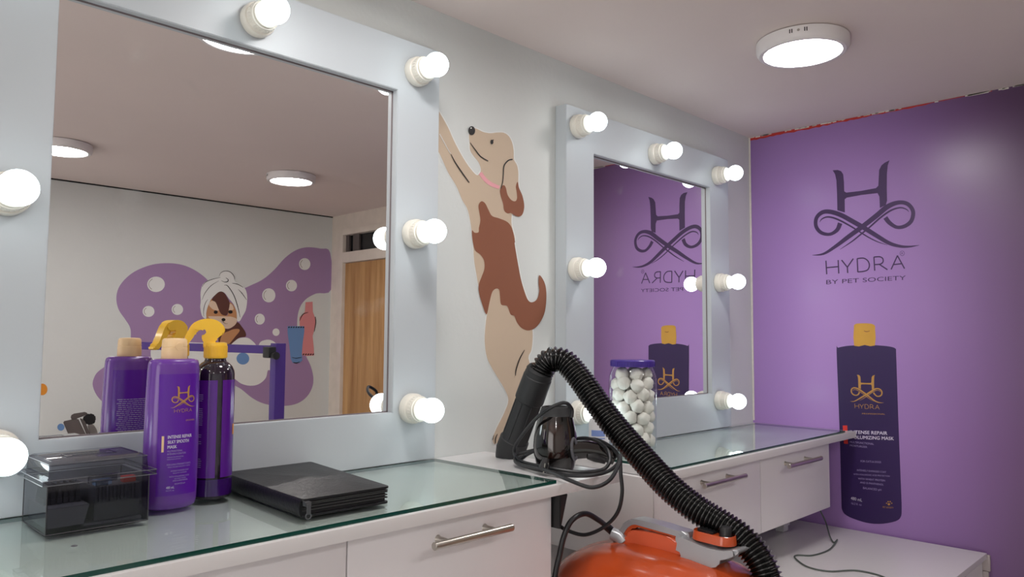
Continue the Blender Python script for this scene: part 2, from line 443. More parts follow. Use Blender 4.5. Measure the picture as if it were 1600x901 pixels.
# ------------------------------------------------------------------ vanity mirrors
def vanity(label, x0, x1, z0, z1, ix0, ix1, iz0, iz1, bulbs, t=.036, th=.035, side='left'):
    v = thing('vanity_mirror', label, 'mirror', ((x0+x1)/2, 0, z0))
    b = B(); yf, yb = -t, -t+th
    # frame: four mitre-free boards merged as one ring
    def ring_at(a, c, d, e, y): return [(a, y, d), (c, y, d), (c, y, e), (a, y, e)]
    of = [b.verts.new(p) for p in ring_at(x0, x1, z0, z1, yf)]; inf = [b.verts.new(p) for p in ring_at(ix0, ix1, iz0, iz1, yf)]
    ob = [b.verts.new(p) for p in ring_at(x0, x1, z0, z1, yb)]; inb = [b.verts.new(p) for p in ring_at(ix0, ix1, iz0, iz1, yb)]
    for i in range(4):
        j = (i+1) % 4
        b.faces.new((of[i], of[j], inf[j], inf[i])); b.faces.new((ob[i], inb[i], inb[j], ob[j]))
        b.faces.new((of[i], ob[i], ob[j], of[j])); b.faces.new((inf[i], inf[j], inb[j], inb[i]))
    es = [e for e in b.edges if len({round(q.co.y, 4) for q in e.verts}) == 1 and abs(e.verts[0].co.y-yf) < 1e-4 and ((e.verts[0] in of) == (e.verts[1] in of))]
    bmesh.ops.bevel(b, geom=es, offset=.0012, segments=2, affect='EDGES')
    obj('frame', b, M_frame, v, world=True, angle=25)
    obj('mirror_pane', box(B(), ix0-.004, ix1+.004, YM, YM+.005, iz0-.004, iz1+.004), M_mirror, v, world=True, smooth=False)
    # thin rebate line around the pane
    b = B(); w = .0022; y0, y1 = YM-.0012, YM
    for q in ((ix0, ix0+w, iz0, iz1), (ix1-w, ix1, iz0, iz1), (ix0, ix1, iz0, iz0+w), (ix0, ix1, iz1-w, iz1)): box(b, q[0], q[1], y0, y1, q[2], q[3])
    obj('rebate_edge', b, M_gap, v, world=True, smooth=False)
    for (bx, bz) in bulbs:
        pr = [(.0296, 0), (.030, -.001), (.030, -.013), (.0285, -.0165), (.0262, -.0175), (.0258, -.019), (.0256, -.030), (.0245, -.033), (.021, -.034)]
        s = obj('bulb_socket', lathe(B(), pr, (bx, yf-.0002, bz), 'y', 40), M_sock, v, world=True)
        b = B()
        for k in range(28):
            a = 2*PI*k/28; q = Vector((bx+.0258*math.cos(a), yf-.0255, bz+.0258*math.sin(a)))
            tube(b, [q+Vector((0, -.004, 0)), q+Vector((0, .0035, 0))], .0007, 5)
        lathe(b, [(.0212, -.0335), (.0225, -.034), (.0222, -.0385), (.019, -.041)], (bx, yf, bz), 'y', 36)
        obj('collar', b, M_sock, s, world=True)
        pb = [(.016, -.039), (.0185, -.043)]
        for k in range(0, 13):
            a = math.radians(125-k*125/12); pb.append((max(.0242*math.sin(a), .0003), -.0665-.0242*math.cos(a)+0*k))
        pb = [(.016, -.036)] + [(max(.0242*math.sin(math.radians(a)), .0002), -.0665-(-.0242*math.cos(math.radians(a)))*1.0) for a in ()]
        for k in range(15):
            a = math.radians(42+k*(138/14)); pb.append((max(.0242*math.sin(a), .0002), -.0665+.0242*math.cos(a)))
        obj('bulb', lathe(B(), pb, (bx, yf, bz), 'y', 32), M_bulb, s, world=True)
    return v
# measured on the frame plane y = -t
v1 = vanity('large white framed vanity mirror with light bulbs behind the purple bottles', .135, .8108*S, C1, 1.33+.488*S, .2392*S, .723*S, 1.33-.1156*S, 1.33+.4008*S,
            [(.2455, 1.878), (.599, 1.878), (.9498, 1.8781), (.2455, 1.524), (.9495, 1.542), (.2465, 1.176), (.9489, 1.1914)])
v2 = vanity('smaller white framed vanity mirror with light bulbs next to the purple wall', 1.142*S, 1.7977*S, C2, 1.33+.4745*S, 1.2318*S, 1.7039*S, 1.33-.1318*S, 1.33+.3881*S,
            [(1.4703, 1.8725), (1.8168, 1.8635), (2.1702, 1.8573), (1.4643, 1.5068), (2.1769, 1.5139), (1.469, 1.150), (2.1703, 1.1429)])

# ------------------------------------------------------------------ counters, glass, cabinets
G = .006; BD = .019
# large counter runs on over the knee hole to the second cabinet
X1R = 1.19; YF1 = -.3745
def glass_pane(name, label, x0, x1, y0, y1, zt):
    b = box(B(), x0, x1, y0, y1, zt-G, zt-.0002)
    o = obj(name, b, M_glass, None, smooth=False, mats=[M_gedge])
    for p in o.data.polygons:
        if abs(p.normal.z) < .5: p.material_index = 1
    return tag(o, label, 'glass top')
obj_c1 = obj('countertop', box(B(), -.95, X1R, YF1, -.0005, C1-G-.0002-BD, C1-G-.0004, .002), M_lam)
tag(obj_c1, 'white laminate countertop under the large mirror running on over the knee hole', 'countertop')
glass_pane('glass_top', 'clear glass sheet on the counter below the large mirror, carrying the bottles', -.94, .8112*S, YF1+.008, -.038, C1)
YF2 = -.345
obj_c2 = obj('countertop', box(B(), 1.42, XB-.001, YF2, -.0005, C2-G-.0002-BD, C2-G-.0004, .002), M_lam)
tag(obj_c2, 'white laminate countertop below the small mirror ending at the purple wall', 'countertop')
glass_pane('glass_top', 'clear glass sheet on the counter below the small mirror, carrying the cotton jar', 1.43, 2.405, YF2+.011, -.038, C2)

def bar_handle(parent, x0, x1, yf, z, p=.2):
    h = obj('handle', rings(B(), [(x0, yf-.030, z), (x0+.001, yf-.030, z), (x1-.001, yf-.030, z), (x1, yf-.030, z)], [.0052, .0060, .0060, .0052], 20), M_steel, parent, world=True)
    for x in (x0+(x1-x0)*p, x1-(x1-x0)*p):
        obj('handle_post', rings(B(), [(x, yf-.0002, z), (x, yf-.004, z), (x, yf-.028, z)], [.0062, .0045, .0042], 14), M_steel, h, world=True)
    return h
def cabinet(label, x0, x1, yf, z0, z1, fronts, legs=None):
    c = thing('drawer_cabinet', label, 'cabinet', ((x0+x1)/2, (yf)/2, z0))
    obj('body', box(B(), x0+.0015, x1-.0015, yf+.018, -.0008, z0, z1-.0005, .001), M_lam, c, world=True)
    for (a, d, e, g, hd) in fronts:
        f = obj('drawer', box(B(), a+.0012, d-.0012, yf, yf+.0165, e+.0012, g-.0015, .0012), M_draw, c, world=True)
        if hd: bar_handle(f, hd[0], hd[1], yf, hd[2])
    return c
zt1 = C1-G-BD-.0006
cabinet('white drawer cabinet with steel bar handles under the counter at the lower left', -.9, 1.0159, -.3538+.0, .0, zt1,
        [(.5953, 1.0159, .74, zt1, (.7235, .8865, 1.0285)), (.16, .5953, .74, zt1, (.30, .46, .96)), (-.9, .16, .74, zt1, (-.5, -.3, .96)),
         (.5953, 1.0159, .38, .738, (.7235, .8865, .56)), (.16, .5953, .38, .738, (.30, .46, .56)), (-.9, .16, .38, .738, (-.5, -.3, .56)),
         (-.9, .16, .03, .378, None), (.16, .5953, .03, .378, None), (.5953, 1.0159, .03, .378, None)])
zt2 = C2-G-BD-.0006
cabinet('white wall-hung drawer cabinet with two steel handles below the small mirror', 1.4008, 2.3065, -.3234, .836, zt2,
        [(1.4008, 1.8635, .836, zt2, (1.5335, 1.7275, 1.0035)), (1.8635, 2.3065, .836, zt2, (1.965, 2.175, .9985))])
# stub foot under the hanging cabinet
b = B(); box(b, 2.262, 2.302, -.20, -.165, BT+.0175, .8358, .002); box(b, 2.266, 2.298, -.196, -.169, BT+.0005, BT+.0185, .002)
tag(obj('spacer_block', b, M_wplast), 'small white block foot standing on the bench beneath the hanging cabinet', 'block')
# black tapered bracket in the knee hole
zb_ = C1-G-BD-.001; q1 = U(888, 757, 1, -.372); q2 = U(876, 826, 1, -.372)
p = [(1.0182, zb_), (q1.x, zb_), (q1.x*.5+q2.x*.5-.001, (zb_+q2.z)/2), (q2.x, q2.z), (1.0182, q2.z)]
b = B(); prism(b, [(x, -.372, z) for x, z in p], [(x, -.25, z) for x, z in p])
bmesh.ops.bevel(b, geom=list(b.edges), offset=.0015, segments=2, affect='EDGES')
obj('support_bracket', b, M_bplast, obj_c1)['label'] = 'black tapered bracket'

# bench
be = thing('bench', 'low white box bench along the purple wall below the hanging cabinet', 'bench', (1.8, -.35, 0))
b = box(B(), 1.03, XB-.012, -.6935, -.001, BT-.016, BT, .002)
obj('bench_top', b, M_lam, be, world=True)
b = B(); box(b, 1.04, XB-.016, -.682, -.664, 0.001, BT-.0165, .001); box(b, 1.04, 1.058, -.6635, -.004, 0.001, BT-.0165, .001)
obj('bench_panel', b, M_draw, be, world=True)
b = B()
prev = None
for i in range(13):
    z = BT-.006-i*.045; w = .001+random.uniform(0, .006)
    box(b, XB-.0118, XB-.001, -.6935-w, -.665, z-.044, z, .002)
obj('plaster_edge', b, mat('grey_filler', (176, 166, 166), .8, noise=.08, nscale=50), be, world=True)

# ------------------------------------------------------------------ wall paintings
# dog painted on the mirror wall
mpA = lambda u, v, l: U(u, v, 1, -l*LT)
def c1m(x, y): return (x/4.506+700, y/4.505+180)      # first crop
def c2m(x, y): return (x/3.92+720, y/3.917+330)       # second crop
def c3m(x, y): return (x/2.65+680, y/2.65+400)        # third crop
dog = thing('dog_mural', 'painted tan and brown dog standing upright on the wall between the mirrors', 'mural', (1.2, 0, 1.3))
body = [(676, 160), (687, 176), c1m(0, 85), c1m(40, 175), c1m(95, 280), c1m(150, 365), c1m(200, 420), c1m(222, 408), c1m(232, 380), c1m(215, 330), c1m(175, 280), c1m(155, 240), c1m(152, 190), c1m(148, 135), c1m(160, 90), c1m(200, 95),
        c1m(250, 118), c1m(300, 126), c1m(350, 121), c1m(395, 124), c1m(430, 150), c1m(452, 195), c1m(462, 250), c1m(464, 310), c1m(485, 350), c1m(495, 400), c1m(495, 470), c1m(500, 560), c1m(470, 640), c1m(450, 700), c1m(448, 770), c1m(470, 860),
        c2m(330, 200), c2m(352, 330), c2m(372, 430), c2m(405, 530), c2m(430, 600), c2m(438, 700), c2m(440, 780), c2m(432, 850), c2m(415, 900), (833, 590), (822, 640), (808, 690), (790, 712), c3m(262, 775), c3m(245, 778), c3m(238, 755), c3m(255, 710), c3m(285, 650), c3m(303, 595), c3m(285, 545), c3m(245, 480), c3m(215, 420), c3m(205, 350), c3m(209, 280), c3m(215, 235),
        c2m(150, 620), c2m(110, 460), c2m(95, 380), c2m(82, 300), c2m(76, 200), c2m(66, 110), c1m(140, 668), c1m(100, 595), c1m(60, 500), c1m(0, 400), (687, 240), (676, 222)]
CX = sum(p[0] for p in body)/len(body)
def grow(pts, d):
    n = len(pts); A = sum(pts[i][0]*pts[(i+1) % n][1]-pts[(i+1) % n][0]*pts[i][1] for i in range(n)); sg = 1 if A > 0 else -1; out = []
    for i in range(n):
        a, c = pts[i-1], pts[(i+1) % n]; dx, dy = c[0]-a[0], c[1]-a[1]; l = math.hypot(dx, dy) or 1
        out.append((pts[i][0]+sg*dy/l*d, pts[i][1]-sg*dx/l*d))
    return out
obj('painted_outline', shape(B(), mpA, grow(body, 1.5), 1, 4), M_mwhite, dog, world=True, smooth=False)
obj('painted_body', shape(B(), mpA, body, 2, 4), M_tan, dog, world=True, smooth=False)
b = B()
patch = [c1m(235, 605), c1m(262, 620), c1m(285, 665), c1m(310, 708), c1m(360, 725), c1m(420, 752), c1m(452, 800), c1m(472, 890), c2m(330, 200), c2m(352, 330), c2m(372, 430), c2m(400, 520), c2m(428, 556), c2m(465, 540), c2m(480, 490), c2m(476, 440), c2m(480, 392), c2m(500, 410), c2m(520, 460), c2m(524, 540), c2m(510, 630), c2m(470, 700), c2m(420, 728), c2m(375, 715), c2m(345, 680), c2m(328, 640), c2m(305, 630), c2m(285, 580), c2m(248, 570), c2m(240, 520), c2m(235, 480), c2m(215, 473), c2m(192, 495), c2m(175, 560), c2m(158, 630), c2m(135, 580), c2m(112, 500), c2m(110, 450), c2m(128, 400), c2m(145, 350), c2m(142, 300), c2m(120, 265), c2m(90, 240), c2m(74, 190), c2m(68, 118), c2m(84, 130), c2m(108, 128), c1m(218, 790), c1m(228, 740), c1m(222, 690), c1m(215, 635)]
shape(b, mpA, patch, 3, 4)
shape(b, mpA, [c1m(378, 500), c1m(395, 492), c1m(408, 512), c1m(420, 560), c1m(445, 595), c1m(472, 605), c1m(486, 585), c1m(484, 540), c1m(478, 500), c1m(490, 468), c1m(500, 510), c1m(525, 570), c1m(537, 640), c1m(525, 695), c1m(500, 713), c1m(470, 705), c1m(445, 688), c1m(420, 690), c1m(396, 670), c1m(388, 620), c1m(372, 570), c1m(366, 530)], 3, 4)
split('painted_patch', b, M_brown, dog, world=True, smooth=False, gh=.004, gz=.004)
b = B(); ribbon(b, mpA, [c1m(228, 405)+(5.5,), c1m(260, 450)+(6,), c1m(305, 485)+(6,), c1m(362, 508)+(5,)], 3)
obj('painted_collar', b, M_pink, dog, world=True, smooth=False)
b = B()
shape(b, mpA, ell(*c1m(167, 108), 5.4, 7), 4, 0); shape(b, mpA, ell(*c1m(309, 188), 2.4, 3.6), 4, 0)
ribbon(b, mpA, [c1m(322, 172)+(1.2,), c1m(312, 180)+(1.6,)], 4, 2)
ribbon(b, mpA, [c1m(156, 192)+(.8,), c1m(190, 240)+(1.6,), c1m(230, 290)+(1.8,), c1m(283, 322)+(1.4,)], 4)
ribbon(b, mpA, [c1m(22, 275)+(1.,), c1m(50, 330)+(1.8,), c1m(100, 405)+(2,), c1m(150, 474)+(1.4,)], 4)
ribbon(b, mpA, [c1m(455, 310)+(1.6,), c1m(425, 318)+(1.9,), c1m(395, 355)+(1.9,), c1m(390, 410)+(1.6,), c1m(385, 470)+(1.5,), c1m(372, 515)+(1.,)], 4)
ribbon(b, mpA, [c3m(370, 388)+(.8,), c3m(350, 425)+(1.6,), c3m(335, 470)+(1.6,), c3m(333, 495)+(.8,)], 4)
ribbon(b, mpA, [c3m(258, 735)+(.8,), c3m(250, 755)+(1.4,), c3m(250, 775)+(1,)], 4)
ribbon(b, mpA, [c3m(243, 740)+(.6,), c3m(238, 760)+(1.,)], 4, 2)
split('painted_line', b, M_black, dog, world=True, smooth=False, gh=.004, gz=.004)
b = B(); shape(b, mpA, ell(*c1m(163, 90), 1.1, 1.1), 5, 0)
ribbon(b, mpA, [(687, 209, 1.), c1m(0, 240)+(1.,), c1m(20, 270)+(.7,)], 4)
split('painted_highlight', b, M_mwhite, dog, world=True, smooth=False, gh=.004, gz=.004)

# logo on the purple wall
def c7(x, y): return (x/4.095+1260, y/4.095+240)
LOGO_POLY = [[(168, 106), (200, 104), (222, 112), (235, 132), (240, 180), (242, 240), (255, 249), (350, 238), (445, 220), (460, 205), (463, 150), (465, 105), (480, 75), (500, 58), (532, 42), (520, 75), (515, 130), (514, 220), (516, 300), (508, 328), (470, 347), (467, 275), (455, 252), (350, 264), (258, 281), (245, 292), (246, 376), (198, 362), (196, 260), (192, 170), (183, 130)]]
LOGO_RIB = [[(38, 649, 2), (110, 640, 14), (190, 590, 22), (270, 530, 28), (360, 465, 30), (450, 395, 32), (520, 338, 32), (590, 312, 26), (648, 322, 26), (682, 368, 26), (672, 428, 26), (630, 463, 24), (578, 470, 22), (532, 442, 27), (505, 408, 30)],
            [(216, 444, 30), (196, 488, 25), (150, 515, 20), (95, 505, 23), (62, 465, 24), (64, 412, 24), (100, 376, 26), (150, 371, 28), (220, 392, 30), (300, 435, 30), (370, 475, 30), (450, 525, 28), (530, 572, 24), (600, 592, 18), (660, 594, 12), (722, 585, 2)],
            [(215, 612, 2), (290, 562, 8), (350, 514, 10), (400, 474, 10), (470, 412, 11), (540, 363, 11), (600, 345, 9), (640, 356, 7), (655, 372, 2)],
            [(85, 438, 2), (100, 417, 7), (140, 404, 10), (200, 420, 11), (280, 462, 10), (340, 499, 9), (400, 536, 8), (460, 565, 6), (518, 584, 2)]]
HYD = [[(125, 684), (130, 771)], [(203, 680), (207, 766)], [(128, 729), (205, 722)], [(225, 680), (262, 726)], [(300, 671), (262, 726)], [(262, 724), (264, 763)],
       [(325, 670), (329, 757)], [(325, 671), (365, 668), (392, 684), (403, 712), (394, 740), (368, 752), (329, 756)],
       [(432, 660), (437, 748)], [(432, 661), (468, 659), (488, 670), (490, 692), (472, 706), (436, 709)], [(466, 707), (519, 742)],
       [(542, 740), (583, 651)], [(582, 651), (628, 735)], [(557, 709), (613, 703)]]
wl = thing('wall_logo', 'large dark violet H emblem and lettering printed on the purple wall', 'wall logo', (XB, -.5, 1.6))
b = B()
mp7 = lambda u, v, l: mpB(*c7(u, v), l)
for q in LOGO_POLY: shape(b, mp7, q, 1, 0)
for k, q in enumerate(LOGO_RIB): ribbon(b, mp7, q, 1+.1*k, 5)
obj('emblem', b, M_ink, wl, world=True, smooth=False)
b = B()
for k, q in enumerate(HYD): ribbon(b, mp7, q, 1+.02*k, 5 if len(q) > 2 else 1, 8)
text(b, mp7, 'BY PET SOCIETY', (127, 835), (636, 806), 27, 1)
text(b, mp7, 'R', (608, 644), (619, 643), 13, 1)
ribbon(b, mp7, ell(613, 637, 14, 15)+[(627, 637)], 1, 2, 2.4)
split('lettering', b, M_ink, wl, world=True, smooth=False, gh=.06, gz=.002)
# the emblem in undistorted wall units, for the bottles
def flat(x, y): p = U(*c7(x, y), 0, XB); return (-p.y, p.z)
fa = flat(38, 649); fb = flat(722, 585); LCX = (fa[0]+fb[0])/2; LW = fb[0]-fa[0]; LZ = (fa[1]+fb[1])/2
def emblem(bm, mp, cx, cy, w, layer=1, mono=1):
    """centre-bottom of emblem at (cx, cy), width w, v upwards"""
    k = w/LW
    def g(x, y): a = flat(x, y); return ((a[0]-LCX)*k+cx, (a[1]-LZ)*k+cy)
    for q in LOGO_POLY: shape(bm, mp, [g(*p) for p in q], layer, 0)
    for j, q in enumerate(LOGO_RIB[:4]): ribbon(bm, mp, [g(p[0], p[1])+(p[2]*k*LW/684,) for p in q], layer+.05*j, 4)
    for j, q in enumerate(HYD): ribbon(bm, mp, [g(*p) for p in q], layer+.01*j, 4 if len(q) > 2 else 1, 8*k*LW/684)

# printed bottle on the purple wall
def c5(x, y): return (x/2.505+1260, y/2.505+480)
mp5 = lambda u, v, l: mpB(*c5(u, v), l)
pb = thing('bottle_print', 'tall dark purple bottle with golden cap printed on the purple wall', 'wall print', (XB, -.55, 1.2))
bd = [(118, 166), (124, 158), (150, 152), (180, 149), (240, 147), (300, 150), (335, 155), (349, 162), (351, 175), (355, 300), (362, 500), (370, 700), (373, 790), (369, 820), (350, 836), (300, 846), (250, 845), (200, 832), (158, 814), (140, 792), (137, 750), (132, 550), (125, 350)]
obj('printed_body', shape(B(), mp5, bd, 1, 3), M_pbody, pb, world=True, smooth=False)
b = B(); shape(b, mp5, [(186, 80), (188, 68), (200, 63), (235, 62), (258, 65), (268, 72), (269, 85), (268, 149), (228, 147), (187, 150)], 1.5, 2)
obj('printed_cap', b, M_pcap, pb, world=True, smooth=False)
b = B(); ribbon(b, mp5, [(225, 92, 2), (236, 95, 3), (248, 92, 2)], 2.4, 3)
obj('printed_notch', b, M_brown, pb, world=True, smooth=False)
lo = U(*c5(172, 368), 0, XB); ro_ = U(*c5(303, 372), 0, XB)
mpW = lambda u, v, l: Vector((XB-l*LT, -u, v))
b = B(); emblem(b, mpW, -(lo.y+ro_.y)/2, (lo.z+ro_.z)/2, lo.y-ro_.y, 2)
text(b, mp5, 'PROFESSIONAL', (218, 418), (308, 420), 5, 2)
obj('printed_emblem', b, M_gold, pb, world=True, smooth=False)
b = B(); shape(b, mp5, [(142, 462), (160, 462), (163, 534), (147, 533)], 2, 0)
obj('printed_bar', b, M_rprint, pb, world=True, smooth=False)
b = B()
text(b, mp5, 'INTENSE REPAIR', (170, 493), (316, 498), 12.5, 2); text(b, mp5, 'VOLUMIZING MASK', (172, 513), (342, 519), 12.5, 2)
for off in ((.7, 0), (0, .7)):
    text(b, mp5, 'INTENSE REPAIR', (170+off[0], 493+off[1]), (316+off[0], 498+off[1]), 12.5, 2.1+off[0]*.1); text(b, mp5, 'VOLUMIZING MASK', (172+off[0], 513+off[1]), (342+off[0], 519+off[1]), 12.5, 2.1+off[0]*.1)
text(b, mp5, '480 mL', (174, 752), (218, 760), 12, 2)
split('printed_title', b, M_wprint, pb, world=True, smooth=False, gh=.03, gz=-.001)
b = B()
for s, p0, p1, h in (('MULTIFUNCTIONAL', (170, 530), (264, 538), 7.5), ('MOISTURIZER', (170, 543), (238, 550), 7), ('FOR CATS & DOGS', (212, 605), (292, 609), 7.5),
                     ('INTENSELY DAMAGED COAT', (198, 640), (312, 648), 7), ('WITH HYALURONIC ACID PROTECTION', (184, 655), (326, 663), 5.5), ('WITH WHEAT PROTEIN', (202, 673), (308, 681), 7),
                     ('AND D-PANTHENOL', (210, 688), (302, 697), 7), ('BALANCED pH', (222, 710), (293, 718), 8), ('16.2 fl. oz', (176, 770), (216, 776), 7.5)):
    text(b, mp5, s, p0, p1, h, 2)
split('printed_small_text', b, M_gprint, pb, world=True, smooth=False, gh=.04, gz=-.0005)
b = B()
for x, y, r in ((323, 770, 5), (314, 766, 2.6), (320, 760, 2.8), (328, 760, 2.8), (334, 766, 2.6)): shape(b, mp5, ell(x, y, r, r*.9, 12), 2, 0)
text(b, mp5, 'PET SOCIETY', (299, 784), (341, 787), 6, 2)
obj('printed_stamp', b, M_gold, pb, world=True, smooth=False)

# mural on the front wall, seen in the large mirror
def mpC(u, v, l): p = U(u, v, 1, VW); return Vector((p.x, YC+l*LT, p.z))
def c6(x, y): return (x/2.906+170, y/2.906+370)
def c9(x, y): return (x/6.433+290, y/6.436+410)
mpC6 = lambda u, v, l: mpC(*c6(u, v), l)
mpC9 = lambda u, v, l: mpC(*c9(u, v), l)
mu = thing('bath_mural', 'lilac bubble bath mural with a towel-wrapped puppy, seen in the large mirror', 'mural', (1.6, YC, 1.3))
blob = [(1005, 72), (960, 53), (900, 47), (850, 60), (800, 95), (750, 150), (700, 192), (650, 217), (600, 238), (540, 250), (480, 225), (430, 178), (380, 145), (330, 126), (270, 119), (200, 125), (130, 150), (80, 185), (45, 230), (34, 280), (45, 330), (75, 375), (96, 410), (100, 450), (92, 500), (60, 535)]
blob += [((x/6.436+60-170)*2.906, (y/6.436+560-370)*2.906) for x, y in ((700, 60), (600, 130), (560, 190), (545, 260), (570, 340), (620, 410), (680, 460), (760, 478), (860, 462))]
blob += [(80, 720), (180, 690), (300, 650), (420, 640), (520, 645), (560, 668), (600, 690), (650, 730), (700, 755), (760, 766), (830, 763), (880, 742), (915, 702), (929, 650), (918, 590), (895, 540), (870, 480), (855, 410), (862, 335), (890, 287), (940, 257), (1010, 238)]
obj('lilac_cloud', shape(B(), mpC6, blob, 1, 4), M_lilac, mu, world=True, smooth=False)
b = B()
for x, y, rx, ry in ((214, 215, 40, 35), (180, 338, 27, 25), (311, 329, 26, 25), (889, 123, 26, 27), (829, 221, 25, 26), (726, 265, 30, 32), (685, 373, 23, 25), (759, 432, 16, 17), (8, 714, 32, 34)):
    shape(b, mpC6, ell(x, y, rx, ry), 2, 0)
split('bubble', b, M_mwhite, mu, world=True, smooth=False, gh=.004, gz=.004)
b = B()
for x, y, rx, ry in ((214, 215, 40, 35), (180, 338, 27, 25), (311, 329, 26, 25), (889, 123, 26, 27), (829, 221, 25, 26), (726, 265, 30, 32), (685, 373, 23, 25)):
    ribbon(b, mpC6, [(x+(rx-7)*math.cos(a), y+(ry-7)*math.sin(a), 1.6) for a in (2.2, 2.7, 3.2, 3.7, 4.2)], 3, 2)
split('bubble_line', b, M_dbrown, mu, world=True, smooth=False, gh=.004, gz=.004)
foam = [(200, 475), (215, 448), (250, 437), (290, 450), (320, 480), (360, 478), (420, 480), (480, 478), (530, 490), (560, 480), (590, 460), (630, 458), (660, 480), (675, 498), (690, 475), (725, 466), (755, 480), (765, 510), (745, 560), (740, 605), (722, 605), (712, 640), (680, 668), (640, 675), (600, 665), (560, 640), (500, 648), (420, 630), (300, 640), (220, 620), (190, 540)]
obj('foam', shape(B(), mpC6, foam, 2.5, 4), M_mwhite, mu, world=True, smooth=False)
b = B(); shape(b, mpC9, [(330, 800), (350, 640), (430, 600), (520, 600), (560, 640), (600, 700), (600, 745), (540, 755), (480, 800), (440, 832), (380, 820)], 3.2, 4)
shape(b, mpC9, [(262, 370), (330, 295), (380, 300), (430, 375), (440, 420), (430, 480), (410, 530), (360, 520), (330, 470), (300, 400)], 4.2, 4)
split('puppy_dark_fur', b, M_dbrown, mu, world=True, smooth=False, gh=.004, gz=.004)
b = B(); shape(b, mpC9, [(345, 800), (370, 720), (430, 690), (480, 670), (530, 668), (540, 690), (500, 740), (460, 790), (430, 818), (380, 815)], 3.8, 4)
shape(b, mpC9, [(210, 560), (205, 480), (240, 400), (262, 365), (310, 390), (345, 450), (370, 520), (420, 530), (425, 470), (440, 400), (480, 430), (510, 500), (520, 570), (480, 610), (430, 640), (380, 650), (300, 640)], 3.6, 4)
split('puppy_tan_fur', b, M_fox, mu, world=True, smooth=False, gh=.004, gz=.004)
b = B(); shape(b, mpC9, [(230, 420), (260, 385), (310, 395), (340, 440), (330, 480), (300, 480), (265, 465)], 4, 4)
shape(b, mpC9, [(425, 470), (445, 415), (470, 430), (480, 470), (450, 478)], 4, 4)
shape(b, mpC9, [(225, 545), (300, 540), (350, 540), (400, 542), (460, 545), (515, 570), (500, 620), (450, 658), (410, 665), (370, 650), (300, 600)], 4, 4)
split('puppy_cream_fur', b, M_cream, mu, world=True, smooth=False, gh=.004, gz=.004)
tow = [(186, 560), (160, 530), (145, 450), (150, 380), (148, 300), (170, 220), (230, 175), (300, 155), (340, 148), (340, 110), (375, 90), (430, 92), (480, 130), (492, 190), (560, 230), (600, 270), (616, 330), (615, 400), (602, 480), (570, 540), (540, 590), (515, 580), (510, 500), (480, 420), (430, 360), (390, 305), (340, 292), (290, 330), (250, 375), (218, 450), (205, 510), (205, 560)]
obj('towel', shape(B(), mpC9, tow, 5, 3), M_mwhite, mu, world=True, smooth=False)
b = B()
for q in ([(338, 135, 2), (350, 105, 4), (395, 85, 5), (450, 98, 5), (485, 140, 5), (490, 170, 2)], [(355, 180, 2), (385, 195, 5), (418, 192, 9), (425, 172, 7), (400, 152, 3)], [(163, 245, 2), (195, 200, 5), (260, 170, 6), (348, 150, 2)],
          [(163, 375, 2), (190, 310, 5), (250, 235, 5), (330, 185, 2)], [(180, 540, 2), (178, 480, 5), (195, 410, 5), (220, 370, 2)], [(385, 228, 2), (420, 235, 7), (480, 325, 8), (520, 440, 8), (545, 550, 3)],
          [(465, 208, 3), (520, 218, 7), (577, 250, 3)], [(525, 268, 2), (565, 310, 7), (610, 375, 3)], [(350, 590, 2), (378, 600, 3), (395, 612, 3), (420, 612, 2)], [(376, 585, 4), (377, 605, 3)]):
    ribbon(b, mpC9, q, 6, 4)
shape(b, mpC9, ell(378, 574, 20, 16), 6, 0); shape(b, mpC9, ell(300, 498, 20, 17), 6, 0); shape(b, mpC9, ell(448, 496, 22, 17), 6, 0)
split('puppy_line', b, M_black, mu, world=True, smooth=False, gh=.004, gz=.004)
b = B(); shape(b, mpC6, [(893, 296), (925, 294), (926, 340), (937, 370), (937, 400), (925, 450), (930, 500), (932, 538), (900, 540), (872, 536), (872, 500), (876, 450), (866, 400), (866, 365), (890, 340)], 2, 0)
obj('rose_bottle', b, M_mpink2, mu, world=True, smooth=False)
b = B(); shape(b, mpC6, [(811, 405), (887, 405), (887, 430), (880, 480), (876, 530), (878, 560), (865, 572), (835, 572), (826, 555), (820, 500), (812, 440)], 3, 0)
obj('blue_tube', b, M_mblue, mu, world=True, smooth=False)
b = B(); shape(b, mpC6, ell(608, 552, 29, 27), 4, 0)
for cx_, cy_, r_ in ((95, 667, 5.5), (161, 682, 9)): shape(b, mpC, ell(cx_, cy_, r_, r_), 2, 0)
split('blue_dot', b, M_mblue, mu, world=True, smooth=False, gh=.004, gz=.004)
b = B(); shape(b, mpC, ell(66, 608, 8, 9), 2, 0)
obj('orange_dot', b, M_morange, mu, world=True, smooth=False)
b = B()
for k in range(7): ribbon(b, mpC6, [(814+k*11, 412, 4), (820+k*11, 408, 6)], 4, 1)
ribbon(b, mpC6, [(830, 546, 2), (850, 550, 3), (875, 546, 2)], 4, 3); ribbon(b, mpC6, [(836, 568, 2), (850, 572, 5), (866, 566, 2)], 4, 3)
ribbon(b, mpC6, [(937, 362, 3), (939, 390, 4), (932, 430, 2)], 3, 3); ribbon(b, mpC6, [(905, 342, 2), (880, 352, 4), (866, 380, 2)], 3, 3)
for k in range(5): ribbon(b, mpC6, [(880+k*11, 536, 4), (886+k*11, 530, 5)], 4, 1)
split('painted_line', b, M_black, mu, world=True, smooth=False, gh=.004, gz=.004)

# ------------------------------------------------------------------ bottles
def facing(p, turn=0):
    """rotation about z so that local -Y looks at the camera, turned towards the camera's right"""
    d = CAM-Vector(p); return math.atan2(d.x, -d.y)+turn
